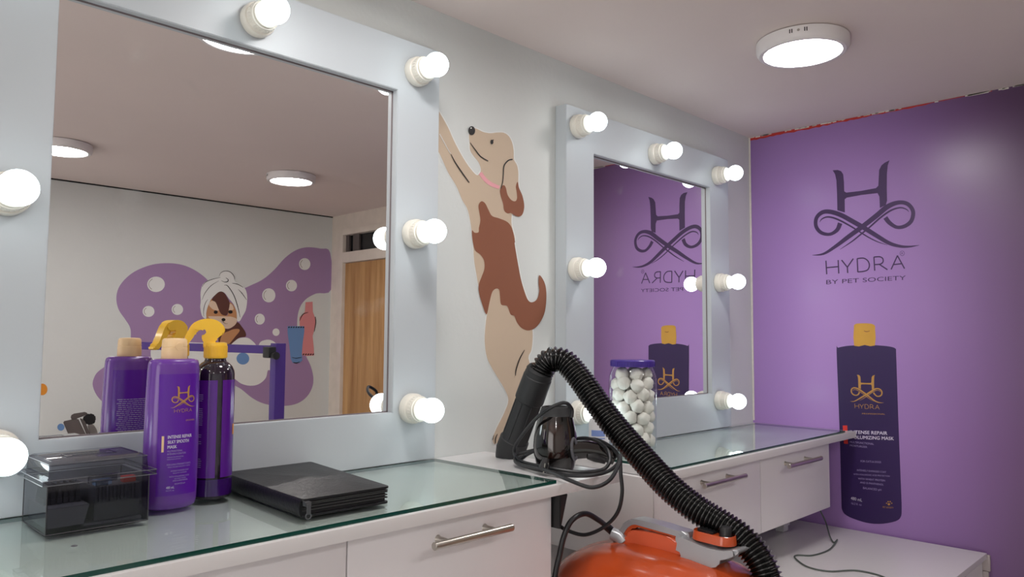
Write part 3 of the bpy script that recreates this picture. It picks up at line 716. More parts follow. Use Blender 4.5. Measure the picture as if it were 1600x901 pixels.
# purple mask bottle
P = Vector((.4500, -.112, C1+.0002))
bt = thing('shampoo_bottle', 'purple bottle with cream flip cap next to the smoked box on the counter', 'bottle', P, facing(P, math.radians(24)))
A0, B0, NN = .0375, .0265, 2.35
prof = [(.86, 0, ), (.95, .003), (.985, .010), (1.0, .03), (1.01, .09), (.99, .150), (.955, .196), (.935, .2055), (.90, .2105), (.80, .2130), (.52, .2138)]
def se(t, a, b_, n=NN): c, s = math.cos(t), math.sin(t); return (a*math.copysign(abs(c)**(2/n), c), b_*math.copysign(abs(s)**(2/n), s))
def sat(z):
    for i in range(len(prof)-1):
        if prof[i][1] <= z <= prof[i+1][1]:
            t = (z-prof[i][1])/(prof[i+1][1]-prof[i][1]); return prof[i][0]*(1-t)+prof[i+1][0]*t
    return 1
b = B(); last = None
for k, h in prof:
    ring = [b.verts.new((*se(2*PI*i/64, A0*k, B0*k), h)) for i in range(64)]
    if last:
        for i in range(64): b.faces.new((last[i], last[(i+1) % 64], ring[(i+1) % 64], ring[i]))
    else: b.faces.new(ring[::-1])
    last = ring
b.faces.new(last)
obj('body', b, M_bottle, bt, angle=50)
def surf(sign=-1):
    def mp(u, v, l):
        k = sat(v); a, bb = A0*k, B0*k; x = max(-.999, min(.999, u/a))
        return Vector((u*(-sign), sign*(bb*(1-abs(x)**NN)**(1/NN)+.0002+l*.00015), v))
    return mp
F, K = surf(-1), surf(1)
b = B(); nx, nz = 20, 30
for (mp_, nm) in ((F, 'front_label'), (K, 'back_label')):
    b = B(); g = [[b.verts.new(mp_(-.0285+.057*i/nx, .020+.172*j/nz, 1)) for i in range(nx+1)] for j in range(nz+1)]
    for j in range(nz):
        for i in range(nx): b.faces.new((g[j][i], g[j][i+1], g[j+1][i+1], g[j+1][i]))
    obj(nm, b, M_label, bt)
FT = lambda u, v, l: F(u, v, l*1.5+2)
b = B(); emblem(b, FT, .004, .1445, .036, 1)
text(b, FT, 'GROOMERS', (.008, .124), (.022, .124), .0022, 1, up=1)
obj('emblem_print', b, M_gold, bt, smooth=False)
b = B()
for s, z, w, h in (('INTENSE REPAIR', .1005, .0345, .0044), ('SILKY SMOOTH', .0935, .030, .0044), ('MASK', .0865, .0125, .0044)):
    for o_ in (0, .0002): text(b, FT, s, (-.0165+o_, z+o_), (-.0165+w+o_, z+o_), h, 1+o_*500, up=1)
text(b, FT, '480 mL', (-.0165, .030), (-.0055, .030), .0034, 1, up=1)
split('title_print', b, M_wprint, bt, smooth=False, gh=.006, gz=0)
b = B()
for s, x, z, w, h in (('MULTIFUNCTIONAL', -.0165, .0815, .021, .0025), ('INTENSIVE HYDRATION', -.0165, .0775, .026, .0025), ('MASCARA MULTIFUNCIONAL', -.0165, .0735, .023, .0016), ('HIDRATACION INTENSIVA', -.0165, .0705, .019, .0016),
                      ('FOR LONG STRAIGHT COATS', -.0165, .0625, .034, .0024), ('PARA PELAJES LARGOS Y LISOS', -.015, .0595, .032, .0015), ('INTENSELY DAMAGED COAT', -.011, .0535, .026, .002), ('PELAJE MUY DAMAGED', -.008, .0505, .02, .0015),
                      ('WITH HYALURONIC ACID', -.013, .0455, .029, .002), ('WITH WHEAT PROTEIN', -.006, .0425, .017, .0016), ('AND D-PANTHENOL', -.008, .0395, .022, .002), ('BALANCED pH', -.005, .035, .015, .002), ('16.2 fl. oz', -.0165, .0265, .011, .002)):
    text(b, FT, s, (x, z), (x+w, z), h, 1, up=1)
split('small_print', b, M_gprint, bt, smooth=False, gh=.006, gz=.0003)
b = B(); ribbon(b, FT, [(-.0225, .1045), (-.0225, .082)], 1, 1, .0028)
obj('bar_print', b, M_cap, bt, smooth=False)
b = B()
for k in range(34):
    z = .145-k*.0031; x = -.022
    while x < .02:
        w = random.uniform(.003, .008); ribbon(b, lambda u, v, l: K(u, v, l*1.5+2), [(x, z), (min(x+w, .0225), z)], 1, 1, .0011); x += w+.001
obj('back_print', b, M_gprint, bt, smooth=False)
cp = [(.0178, .2132), (.0182, .2142), (.0180, .2295), (.0174, .2300), (.0174, .2306), (.0178, .2312), (.0172, .2405), (.0150, .2432), (.004, .2438)]
cap = obj('flip_cap', lathe(B(), cp, seg=40, sy=.92), M_cap, bt)
obj('cap_notch', lathe(B(), [(.0055, -.0004), (.006, .0003)], (0, -.01635, .2312), 'y', 16), M_cap, cap)

# spray bottle
P2 = Vector((.521, -.092, C1+.0002))
sp = thing('spray_bottle', 'dark round spray bottle with yellow trigger head between the purple bottle and the binder', 'spray bottle', P2, facing(P2))
R = .0292
pr = [(R-.006, 0), (R-.002, .0015), (R, .006), (R, .030), (R, .188), (R-.001, .194), (R-.004, .2005), (R-.009, .2055), (.0165, .208), (.0155, .211), (.0155, .214)]
obj('body', lathe(B(), pr, seg=56), M_dark, sp)
obj('liquid_band', lathe(B(), [(R+.0001, .006), (R+.0002, .031)], seg=56, cap=False), M_liquid, sp)
# wrap label, open slot a little to the right of the camera direction
b = B(); g0 = math.radians(-90+16)+.13; g1 = math.radians(-90+16)-.13+2*PI; n = 70; rr = R+.0005
lo_ = [b.verts.new((rr*math.cos(g0+(g1-g0)*i/n), rr*math.sin(g0+(g1-g0)*i/n), .0335)) for i in range(n+1)]
hi_ = [b.verts.new((rr*math.cos(g0+(g1-g0)*i/n), rr*math.sin(g0+(g1-g0)*i/n), .180)) for i in range(n+1)]
for i in range(n): b.faces.new((lo_[i], lo_[i+1], hi_[i+1], hi_[i]))
obj('wrap_label', b, M_slabel, sp)
def cyl(u, v, l): a = u/R; return Vector(((R+.0008+l*.0002)*math.cos(a), (R+.0008+l*.0002)*math.sin(a), v))
b = B()
a_l = math.radians(-90-38)*R
for z0, nl in ((.158, 4), (.137, 9), (.098, 2), (.088, 2), (.062, 5)):
    for k in range(nl): ribbon(b, cyl, [(a_l-.010, z0-k*.003), (a_l-.005, z0-k*.003), (a_l+.002+random.uniform(0, .002), z0-k*.003)], 1, 1, .0010)
split('small_print', b, M_gprint, sp, smooth=False, gh=.006, gz=.0003)
b = B(); a_r = math.radians(-90+72)*R; ribbon(b, cyl, [(a_r, .112), (a_r, .096)], 1, 1, .005)
obj('orange_mark', b, M_morange, sp, smooth=False)
b = B(); lathe(b, [(.0158, .2125), (.0168, .2135), (.0168, .2325), (.0160, .2365), (.012, .2375)], seg=40)
for k in range(40):
    a = 2*PI*k/40; tube(b, [(.0168*math.cos(a), .0168*math.sin(a), .2145), (.0168*math.cos(a), .0168*math.sin(a), .232)], .0007, 5)
hd = obj('sprayer_collar', b, M_yel, sp)
def c4(x, y): return (x/5.3+180, y/5.3+490)
nrm = (CAM-P2); nrm.z = 0; nrm.normalize()
def plane_prism(pts, c, n_, w, bev=.002, conv=lambda x, y: (x, y), seg=3, sm=3):
    q = cr([conv(*p) for p in pts], sm, True)
    b = B(); prism(b, [UN(u, v, c, n_)+n_*w for u, v in q], [UN(u, v, c, n_)-n_*w for u, v in q])
    if bev:
        es = [e for e in b.edges if len(e.link_faces) == 2 and any(len(f.verts) > 4 for f in e.link_faces)]
        bmesh.ops.bevel(b, geom=es, offset=bev, segments=seg, affect='EDGES')
    return b
c10 = lambda x, y: (x/5.238+140, y/5.238+453)
b = plane_prism([(850, 275), (880, 255), (920, 240), (980, 235), (1040, 248), (1085, 280), (1108, 318), (1098, 355), (1062, 382), (1038, 405), (1027, 440), (1024, 474), (935, 474), (933, 410), (920, 402), (922, 368), (956, 362), (962, 332), (925, 322), (880, 335), (860, 320)], P2, nrm, .0085, .0018, c10, sm=4)
obj('sprayer_head', b, M_yel, sp, world=True)
b = plane_prism([(698, 488), (715, 465), (740, 450), (775, 395), (800, 345), (830, 293), (862, 266), (885, 268), (895, 300), (893, 332), (866, 357), (845, 392), (805, 442), (765, 482), (730, 498)], P2, nrm, .0068, .0016, c10, sm=4)
obj('trigger', b, M_yel, sp, world=True)

# ------------------------------------------------------------------ smoked organiser box
BX0, BX1, BY0, BY1, BZ = .2755, .396, -.179, -.072, C1+.0003
ob = thing('organizer_box', 'smoked clear plastic box with hinged lid at the far left of the counter', 'storage box', ((BX0+BX1)/2, (BY0+BY1)/2, BZ))
hgt = .061; th = .0018
b = B()
box(b, BX0, BX1, BY0, BY1, BZ, BZ+th)
for q in ((BX0, BX1, BY0, BY0+th), (BX0, BX1, BY1-th, BY1), (BX0, BX0+th, BY0+th, BY1-th), (BX1-th, BX1, BY0+th, BY1-th)): box(b, q[0], q[1], q[2], q[3], BZ+th+.0001, BZ+hgt)
obj('box_body', b, M_smoke, ob, world=True, smooth=False)
b = B()
for (x, y) in ((BX0, BY0), (BX1, BY0), (BX0, BY1), (BX1, BY1)): tube(b, [(x, y, BZ), (x, y, BZ+hgt)], .0007, 6)
for a, c in (((BX0, BY0), (BX1, BY0)), ((BX0, BY0), (BX0, BY1)), ((BX1, BY0), (BX1, BY1)), ((BX0, BY1), (BX1, BY1))): tube(b, [(a[0], a[1], BZ+.0007), (c[0], c[1], BZ+.0007)], .0008, 6)
obj('box_edge', b, M_comb, ob, world=True)
# lid: flange plus bevelled hollow cover
b = B(); o_ = .007; z0 = BZ+hgt+.0004
def rr_(x0, x1, y0, y1, z): return [(x0, y0, z), (x1, y0, z), (x1, y1, z), (x0, y1, z)]
def loft(b, loops, cap0=False, cap1=True):
    L = [[b.verts.new(p) for p in l] for l in loops]
    for a, c in zip(L, L[1:]):
        n = len(a)
        for i in range(n): b.faces.new((a[i], a[(i+1) % n], c[(i+1) % n], c[i]))
    if cap1: b.faces.new(L[-1])
    if cap0: b.faces.new(L[0][::-1])
    return b
lo2 = [rr_(BX0-o_, BX1+o_, BY0-o_, BY1+o_, z0), rr_(BX0-o_, BX1+o_, BY0-o_, BY1+o_, z0+.006), rr_(BX0+.001, BX1-.001, BY0+.001, BY1-.001, z0+.0065),
       rr_(BX0+.002, BX1-.002, BY0+.004, BY1-.002, z0+.024), rr_(BX0+.007, BX1-.006, BY0+.014, BY1-.006, z0+.0275)]
loft(b, lo2)
bmesh.ops.bevel(b, geom=list(b.edges), offset=.001, segments=2, affect='EDGES')
ld = obj('lid', b, M_smoke, ob, world=True, angle=20)
b = B()
for l in (lo2[0], lo2[1], lo2[3]):
    for i in range(4): tube(b, [l[i], l[(i+1) % 4]], .0006, 6)
obj('lid_edge', b, M_greyr, ld, world=True)
b = B(); cx = (BX0+BX1)/2; box(b, cx-.017, cx+.017, BY0-o_-.003, BY0-o_+.001, z0-.002, z0+.008, .001); box(b, cx-.008, cx+.006, BY0-o_-.004, BY0-o_, z0-.007, z0-.001, .001)
obj('latch', b, M_smoke, ob, world=True)
b = B(); zt_ = z0+.0280
for q in ((BX0+.03, BX0+.09, BY0+.035, BY0+.0365), (BX0+.03, BX0+.09, BY0+.062, BY0+.0635), (BX0+.03, BX0+.0315, BY0+.0365, BY0+.062), (BX0+.0885, BX0+.09, BY0+.0365, BY0+.062), (BX0+.04, BX0+.08, BY0+.047, BY0+.0515)): box(b, q[0], q[1], q[2], q[3], zt_-.0004, zt_+.0006)
obj('embossed_panel', b, M_smoke, ld, world=True, smooth=False)
b = B(); prism(b, [(BX0+.004, BY0+.012, BZ+.030), (BX0+.052, BY0+.012, BZ+.030), (BX0+.046, BY0+.012, BZ+.0055), (BX0+.004, BY0+.012, BZ+.0055)], [(BX0+.004, BY1-.01, BZ+.030), (BX0+.052, BY1-.01, BZ+.030), (BX0+.046, BY1-.01, BZ+.0055), (BX0+.004, BY1-.01, BZ+.0055)])
box(b, BX0+.0465, BX1-.004, BY0+.012, BY1-.01, BZ+.0022, BZ+.005)
obj('inner_tray', b, M_tray, ob, world=True, smooth=False)
def guard_bm(n=11, w=.040, h=.016):
    b = B(); box(b, -.003, .003, -w/2, w/2, 0, .007, .001)
    for k in range(n):
        y = -w/2+.0015+k*(w-.003)/(n-1); prism(b, [(-.0028, y-.0006, .007), (.0028, y-.0006, .007), (.0008, y-.0006, .007+h), (-.0008, y-.0006, .007+h)], [(-.0028, y+.0006, .007), (.0028, y+.0006, .007), (.0008, y+.0006, .007+h), (-.0008, y+.0006, .007+h)])
    return b
g0_ = obj('clipper_guard', guard_bm(), M_comb, None, smooth=False)
gl = 'black clipper comb guard standing in the row inside the smoked box'
for k in range(6):
    o = g0_ if k == 0 else g0_.copy()
    if k: col.objects.link(o)
    o.location = (BX0+.009+k*.0072, (BY0+BY1)/2+.001, BZ+.0304); tag(o, gl, 'comb guard', 'comb guards in the smoked box')
for nm, X, Mx in (('blue', BX0+.030, M_bluep), ('red', BX0+.096, M_redp)):
    pass
b = B(); box(b, BX0+.058, BX1-.006, BY0+.014, BY1-.012, BZ+.0055, BZ+.050, .003); 
for k in range(12): box(b, BX0+.0585+k*.0045, BX0+.0605+k*.0045, BY0+.0125, BY0+.0145, BZ+.030, BZ+.049)
o = obj('clipper_case', b, mat('charcoal_plastic', (84, 84, 90), .4), None); tag(o, 'dark ribbed block of clipper parts at the right inside the smoked box', 'case')
b = B(); box(b, BX0+.0595, BX0+.080, BY0+.018, BY0+.030, BZ+.0505, BZ+.058, .001); 
tag(obj('comb_clip', b, M_bluep), 'pale blue plastic clip under the smoked lid, left of the red one', 'clip')
b = B(); box(b, BX0+.094, BX0+.110, BY0+.018, BY0+.030, BZ+.0505, BZ+.0585, .001); tube(b, [(BX0+.102, BY0+.0178, BZ+.0545), (BX0+.102, BY0+.019, BZ+.0545)], .0025, 12)
tag(obj('comb_clip', b, M_redp), 'red plastic clip under the smoked lid beside the purple bottle', 'clip')
# small grommet in the counter
tag(obj('cover_cap', lathe(B(), [(.0035, 0), (.0035, .0007), (.0028, .0012), (.0004, .0013)], tuple(U(116, 853, 2, C1+.0002)), seg=24), M_greyr), 'small grey round cap on the glass in front of the smoked box', 'cap')

# ------------------------------------------------------------------ leather binder
zb = C1+.0004; ht = .026
pF, pR = U(464, 808, 2, zb), U(602, 787, 2, zb)
tF, tR, tB_, tL = U(473, 779, 2, zb+ht), U(609, 758, 2, zb+ht), U(481, 719, 2, zb+ht), U(346, 736, 2, zb+ht)
bi = thing('zip_binder', 'black leather zip binder lying on the glass counter to the right of the bottles', 'binder', (pF+pR)/2)
def quad_slab(b, q, z0, z1, inset=0, n=8, bulge=0):
    """rounded-corner slab from a quad, subdivided for gentle waviness"""
    c = sum((Vector((p.x, p.y, 0)) for p in q), Vector())/4
    qq = [Vector((p.x, p.y, 0)) for p in q]; pts = []
    for i in range(4):
        a, m_, d = qq[i-1], qq[i], qq[(i+1) % 4]; r = .006+.002*0
        u = (a-m_).normalized(); v = (d-m_).normalized()
        for t in (0, .5, 1): pts.append(m_+u*r*(1-t)**2+v*r*t*t)
    pts = [p+(c-p).normalized()*inset for p in pts]
    g = [[p.lerp(c, k/n) for p in pts] for k in range(n)]
    L = [[b.verts.new((p.x, p.y, z0)) for p in g[0]]]
    for k in range(n):
        L.append([b.verts.new((p.x, p.y, z1+bulge*math.sin(p.x*60+p.y*25)*(k/n)+bulge*1.6*(k/n))) for p in g[k]])
    for A_, B_ in zip(L, L[1:]):
        m_ = len(A_)
        for i in range(m_): b.faces.new((A_[i], A_[(i+1) % m_], B_[(i+1) % m_], B_[i]))
    b.faces.new(L[-1]); b.faces.new(L[0][::-1])
    return b
Q = [tF, tR, tB_, tL]
for q_ in Q: q_.y = min(q_.y, -.0385)
obj('top_cover', quad_slab(B(), Q, zb+ht-.004, zb+ht-.0008, 0, 8, .0016), M_leather, bi, world=True, angle=60)
obj('bottom_cover', quad_slab(B(), Q, zb, zb+.0032, .001, 3), M_leather, bi, world=True)
b = B(); quad_slab(b, Q, zb+.0034, zb+ht-.0042, .006, 3)
obj('page_block', b, M_lin, bi, world=True)
b = B()
for zz, ins in ((.0085, .0045), (.0125, .0048), (.0165, .0045), (.019, .0042)):
    c = sum(Q, Vector())/4; pp = [Vector((p.x, p.y, zb+zz)) for p in (tL, tF, tR, tB_)]
    pp = [p+(Vector((c.x, c.y, p.z))-p).normalized()*ins for p in pp]
    tube(b, [pp[1], pp[2], pp[3]], .0011, 6)
obj('zip_track', b, M_bplast, bi, world=True)
b = B()   # spine, bowed outward along the left-front long side
prs = []
for k in range(9):
    a = -PI/2+PI*k/8; prs.append((.0045*math.cos(a), ht/2+(ht/2-.0006)*math.sin(a)))
c = sum(Q, Vector())/4; dl = (tF-tL); dl.z = 0; nn = Vector((dl.y, -dl.x, 0)).normalized()
if nn.dot(c-tF) > 0: nn = -nn
e0, e1 = tF-dl.normalized()*.004, tL+dl.normalized()*.004
L = []
for e in [e0.lerp(e1, k/6) for k in range(7)]:
    L.append([Vector((e.x, e.y, zb+h_))+nn*(o2-.0015) for o2, h_ in prs]+[Vector((e.x, e.y, zb+ht-.001))-nn*.007, Vector((e.x, e.y, zb+.001))-nn*.007])
loft(b, L, True, True)
obj('spine', b, M_leather, bi, world=True, angle=50)
z_ = tF.lerp(tR, .05); z_.z = zb+.017; out = (tF-tB_); out.z = 0; out.normalize()
b = B(); zz = z_+out*.002
zz = U(481, 787, 1, zz.y-.004)
box(b, zz.x-.0045, zz.x+.0045, zz.y-.002, zz.y+.006, zz.z-.003, zz.z+.003, .001)
box(b, zz.x-.0035, zz.x+.0025, zz.y-.0045, zz.y-.0025, zz.z-.0135, zz.z+.001, .0008)
ring_ = [zz+Vector((-.0008+.0042*math.cos(a), -.0035, -.0155+.0038*math.sin(a))) for a in [2*PI*k/14 for k in range(15)]]
tube(b, ring_, .0010, 6)
obj('zip_pull', b, M_zip, bi, world=True)

# ------------------------------------------------------------------ hair dryer on the bare counter end
zc = C1-G                     # board surface
HP = U(868, 733, 2, zc+.001); hd_d = 1.452
def zr(px, w): return w*hd_d/FPX/2
hdm = thing('hair_dryer', 'glossy black hair dryer standing nozzle up on the bare counter end, wrapped in its cord', 'hair dryer', (HP.x, HP.y, zc+.0003))
b = B(); hts = [(.030, 0), (.0345, .002), (.0375, .010), (.0420, .030), (.0432, .046), (.0418, .064), (.0382, .083), (.0342, .099), (.0330, .104)]
lathe(b, hts, (HP.x, HP.y, zc+.0004), seg=48)
hb = obj('barrel', b, M_gloss, hdm, world=True)
b = B(); lathe(b, [(.0331, .1042), (.0326, .105), (.0300, .113), (.0272, .1205), (.0252, .1215), (.023, .1205), (.022, .106)], (HP.x, HP.y, zc+.0004), seg=48)
obj('nozzle_ring', b, M_pipe, hdm, world=True)
# brownish see-through window on the side towards the camera
dC = (CAM-HP); dC.z = 0; dC.normalize(); aC = math.atan2(dC.y, dC.x)
b = B(); rows = []
for j in range(9):
    z = .028+j*.0078
    R_ = None
    for i in range(len(hts)-1):
        if hts[i][1] <= z <= hts[i+1][1]: t = (z-hts[i][1])/(hts[i+1][1]-hts[i][1]); R_ = hts[i][0]*(1-t)+hts[i+1][0]*t
    rows.append([b.verts.new((HP.x+(R_+.0006)*math.cos(aC-.35+.75*i/10), HP.y+(R_+.0006)*math.sin(aC-.35+.75*i/10), zc+.0004+z)) for i in range(11)])
for j in range(8):
    for i in range(10): b.faces.new((rows[j][i], rows[j][i+1], rows[j+1][i+1], rows[j+1][i]))
obj('tinted_window', b, M_brownw, hdm, world=True)
hdl = [Z(893, 703, 1.452), Z(915, 702, 1.452), Z(938, 706, 1.450), Z(955, 713, 1.446), Z(962, 717, 1.444)]
b = B(); rings(b, cr(hdl, 5), [.0185+(.0125-.0185)*i/20 for i in range(21)], 24)
hn = obj('handle', b, M_gloss, hdm, world=True)
b = B(); a_ = Z(897, 701, 1.4365); n_ = (CAM-a_).normalized(); sd = RT
n_ = (n_*.6+sd*.8).normalized(); uu = n_.cross(Vector((0, 0, 1))).normalized(); vv = n_.cross(uu)
tube(b, [a_+uu*.008*math.cos(t)+vv*.019*math.sin(t) for t in [2*PI*k/28 for k in range(29)]], .0032, 10)
obj('side_ring', b, M_greyr, hdm, world=True)
b = B(); q_ = [Z(950, 716, 1.43), Z(925, 712, 1.43), Z(920, 716, 1.43), Z(940, 721, 1.43)]
rings(b, [Z(918, 712, 1.437), Z(930, 714, 1.437), Z(946, 720, 1.437)], [.006, .009, .006], 12)
obj('switch', b, M_bplast, hn, world=True)
path = [(893, 652, 1.415), (893, 638, 1.415), (880, 629, 1.40), (850, 643, 1.41), (825, 668, 1.47), (804, 700, 1.52), (812, 719, 1.50), (850, 729, 1.41), (900, 737, 1.385), (940, 734, 1.39), (953, 718, 1.40), (944, 697, 1.43), (915, 684, 1.50), (875, 692, 1.515), (838, 703, 1.51), (818, 714, 1.51), (813, 725, 1.48), (860, 738, 1.395), (905, 743, 1.36), (945, 738, 1.36), (966, 722, 1.40), (960, 703, 1.44), (930, 686, 1.50), (890, 692, 1.53), (830, 704, 1.525), (808, 712, 1.52), (809, 724, 1.48), (850, 733, 1.39), (890, 750, 1.315), (925, 761, 1.295), (952, 750, 1.30), (967, 725, 1.34), (969, 712, 1.37), (970, 740, 1.36), (972, 770, 1.36), (965, 800, 1.37), (945, 822, 1.39), (915, 835, 1.41), (888, 829, 1.42), (874, 821, 1.43)]
pts = []
for x, y, d in cr(path, 8):
    p = Z(x, y, d)
    if p.y > YF1+.004 and p.x < X1R and p.z < zc+.0045 and p.z > zc-.03: p.z = zc+.0045
    pts.append(p)
b = B(); tube(b, pts, .0035, 10)
obj('power_cord', b, M_cord, hdm, world=True)
b = B(); pp = Z(848, 718, 1.40); pp.z = zc+.012
rings(b, [pp, pp+Vector((.004, -.002, .010)), pp+Vector((.007, -.003, .020))], [.009, .0085, .005], 12)
pg = obj('plug', b, M_bplast, hdm, world=True)
b = B()
for s_ in (-.0045, .0045): tube(b, [pp+Vector((s_, -.006, -.006)), pp+Vector((s_, -.010, .012))], .0012, 8)
split('plug_pin', b, M_steel, pg, world=True, gh=.0005)

# ------------------------------------------------------------------ orange blower with hose
X0 = .95*S
bl = thing('pet_blower', 'orange canister blower with silver handle and long black hose beside the drawers', 'blower', (X0, -.45, BT))
# body: lofted superellipse sections along y
secs = [(-.238, .026, .826, .018), (-.243, .050, .827, .036), (-.257, .074, .832, .058), (-.282, .090, .840, .077), (-.315, .101, .848, .0885), (-.36, .108, .855, .096), (-.42, .111, .859, .100), (-.48, .111, .859, .1), (-.54, .110, .858, .0985), (-.59, .106, .856, .0945), (-.625, .098, .852, .086), (-.645, .083, .848, .072), (-.655, .060, .846, .052), (-.658, .035, .845, .03)]
b = B(); loops = []
for y, hw, zc_, hh in secs:
    l = []
    for k in range(48):
        a = 2*PI*k/48; n_ = 2.6; c_, s_ = math.cos(a), math.sin(a)
        l.append((X0+hw*math.copysign(abs(c_)**(2/n_), c_), y, zc_+(hh if s_ > 0 else hh*.98)*math.copysign(abs(s_)**(2/n_), s_)))
    loops.append(l)
loft(b, loops, True, True)
obj('housing', b, M_orange, bl, world=True, angle=60)
b = B()
for sx_ in (-.075, .075):
    for y in (-.33, -.56): lathe(b, [(.012, 0), (.014, .002), (.012, .026)], (X0+sx_, y, BT+.0002), seg=20)
split('foot', b, M_bplast, bl, world=True, gh=.001)
ux = Vector((1, 0, 0))
def yz_prism(pts, w, bev, sm=3, x0=X0):
    q = cr(pts, sm, True) if sm else pts
    qq = [U(u, v, 0, x0) for u, v in q]
    b = B(); prism(b, [p-ux*w for p in qq], [p+ux*w for p in qq])
    es = [e for e in b.edges if any(len(f.verts) > 4 for f in e.link_faces)]
    if bev: bmesh.ops.bevel(b, geom=es, offset=bev, segments=3, affect='EDGES')
    return b
def ce(x, y): return (x/8.205+985, y/8.205+800)
# grip: silver top shell
top = [ce(-140, 420), ce(-120, 300), ce(-60, 160), ce(20, 90), ce(100, 68), ce(250, 98), ce(450, 150), ce(650, 215), ce(780, 245), ce(800, 330), ce(740, 330), ce(640, 285), ce(450, 230), ce(200, 160), ce(110, 140), ce(40, 165), ce(-20, 240), ce(-50, 330), ce(-60, 430)]
obj('handle_shell', yz_prism(top, .0155, .004), M_silver, bl, world=True)
inn = [ce(-60, 460), ce(-50, 320), ce(-15, 225), ce(40, 155), ce(110, 125), ce(200, 148), ce(450, 215), ce(620, 275), ce(690, 350), ce(740, 480), ce(768, 610), ce(735, 600), ce(690, 450), ce(640, 350), ce(560, 290), ce(400, 245), ce(200, 190), ce(115, 175), ce(60, 205), ce(15, 280), ce(0, 360), ce(-5, 470)]
obj('handle_lining', yz_prism(inn, .0125, .002), M_orange, bl, world=True)
# silver control bracket
brk = [ce(690, 250), ce(780, 300), ce(900, 345), ce(1060, 410), ce(1180, 440), ce(1300, 455), ce(1440, 450), ce(1455, 500), ce(1330, 560), ce(1220, 580), ce(1160, 630), ce(1120, 740), ce(1000, 725), ce(790, 660), ce(765, 560), ce(720, 430), ce(660, 330)]
obj('control_bracket', yz_prism(brk, .027, .006), M_silver, bl, world=True)
# orange control pod
pod = B()
pc = U(*ce(1080, 395), 0, X0); 
e1_, e2_ = U(*ce(870, 315), 0, X0), U(*ce(1290, 420), 0, X0)
ax_ = (e2_-e1_).normalized(); up_ = Vector((1, 0, 0)).cross(ax_).normalized()
if up_.z < 0: up_ = -up_
loops = []
for h_, k in ((0, 1.04), (.002, 1.05), (.012, .98), (.0145, .95), (.015, .90), (.0125, .86)):
    l = []
    for i in range(40):
        a = 2*PI*i/40; cx_, cy_ = math.cos(a), math.sin(a)
        l.append(e1_.lerp(e2_, .5)+ax_*((e2_-e1_).length*.5*(1 if cx_ > 0 else -1)*.55+cx_*.021*k+(0))+ux*(cy_*.0215*k)+up_*(h_))
    loops.append(l)
loft(pod, loops, True, True)
pd = obj('control_pod', pod, M_orange, bl, world=True)
cM = e1_.lerp(e2_, .5)
kb = cM+ax_*.021+up_*.0125
obj('speed_knob', rings(B(), [kb, kb+up_*.001, kb+up_*.014, kb+up_*.016], [.0115, .0105, .0095, .008], 24), M_bplast, pd, world=True)
sw = cM-ax_*.012+up_*.0125; b = B()
qq = [(-.016, -.010, 0), (.014, -.010, 0), (.014, .010, 0), (-.016, .010, 0)]
prism(b, [sw+ax_*a+ux*c_+up_*(.006 if a < 0 else .003) for a, c_, _ in qq], [sw+ax_*a+ux*c_ for a, c_, _ in qq])
bmesh.ops.bevel(b, geom=list(b.edges), offset=.001, segments=2, affect='EDGES')
obj('rocker_switch', b, M_bplast, pd, world=True)
# raised fairing under the grip
obj('top_fairing', yz_prism([ce(-5, 400), ce(8, 290), ce(45, 230), ce(120, 208), ce(350, 245), ce(600, 310), ce(690, 390), ce(745, 520), ce(745, 640), ce(300, 640), ce(0, 520)], .019, .004), M_orange2, bl, world=True)
# cord socket
s0 = U(968, 838, 0, X0-.012)
b = B(); rings(b, [s0+Vector((0, -.012, -.010)), s0+Vector((0, .0, 0)), s0+Vector((-.004, .014, .004))], [.013, .0125, .0115], 18)
obj('cord_socket', b, M_silver, bl, world=True)
cpth = [(963, 836, 1.44), (950, 824, 1.43), (935, 812, 1.40), (914, 802, 1.37), (893, 813, 1.34), (881, 838, 1.33), (874, 868, 1.33), (868, 895, 1.33), (866, 925, 1.33), (875, 970, 1.35), (900, 1000, 1.40)]
cp_ = [Z(*p) for p in cr(cpth, 7)]
b = B(); rings(b, cp_, [.0078 if i < 9 else .0050 for i in range(len(cp_))], 12)
obj('power_cord', b, M_cord, bl, world=True)
# hose: corrugated, rising from the blower's front end and over to the nozzle on the counter
hp = [(845, 583, 1.566), (852, 570, 1.564), (864, 561, 1.558), (884, 566, 1.55), (910, 596, 1.53), (933, 629, 1.505), (966, 672, 1.47), (1007, 719, 1.425), (1048, 762.6, 1.38), (1089, 795.5, 1.345), (1126, 818, 1.32), (1160, 842, 1.295), (1184, 870, 1.275), (1198, 900, 1.262), (1205, 940, 1.25), (1200, 980, 1.255), (1182, 1008, 1.27)]
dense = [Z(*p) for p in cr(hp, 24)]
Ls = [0]
for a, c in zip(dense, dense[1:]): Ls.append(Ls[-1]+(c-a).length)
def at_len(s):
    for i in range(len(Ls)-1):
        if Ls[i+1] >= s: return dense[i].lerp(dense[i+1], (s-Ls[i])/max(Ls[i+1]-Ls[i], 1e-9))
    return dense[-1]
pitch = .0072; nr = int(Ls[-1]/pitch); PTS = []; RR = []
for i in range(nr):
    for dt, r_ in ((0, .0212), (.22, .0215), (.36, .0248), (.5, .0262), (.64, .0248), (.78, .0215)):
        PTS.append(at_len((i+dt)*pitch)); RR.append(r_)
b = B(); rings(b, PTS, RR, 30)
hs = obj('air_hose', b, M_hose, bl, world=True, angle=80)
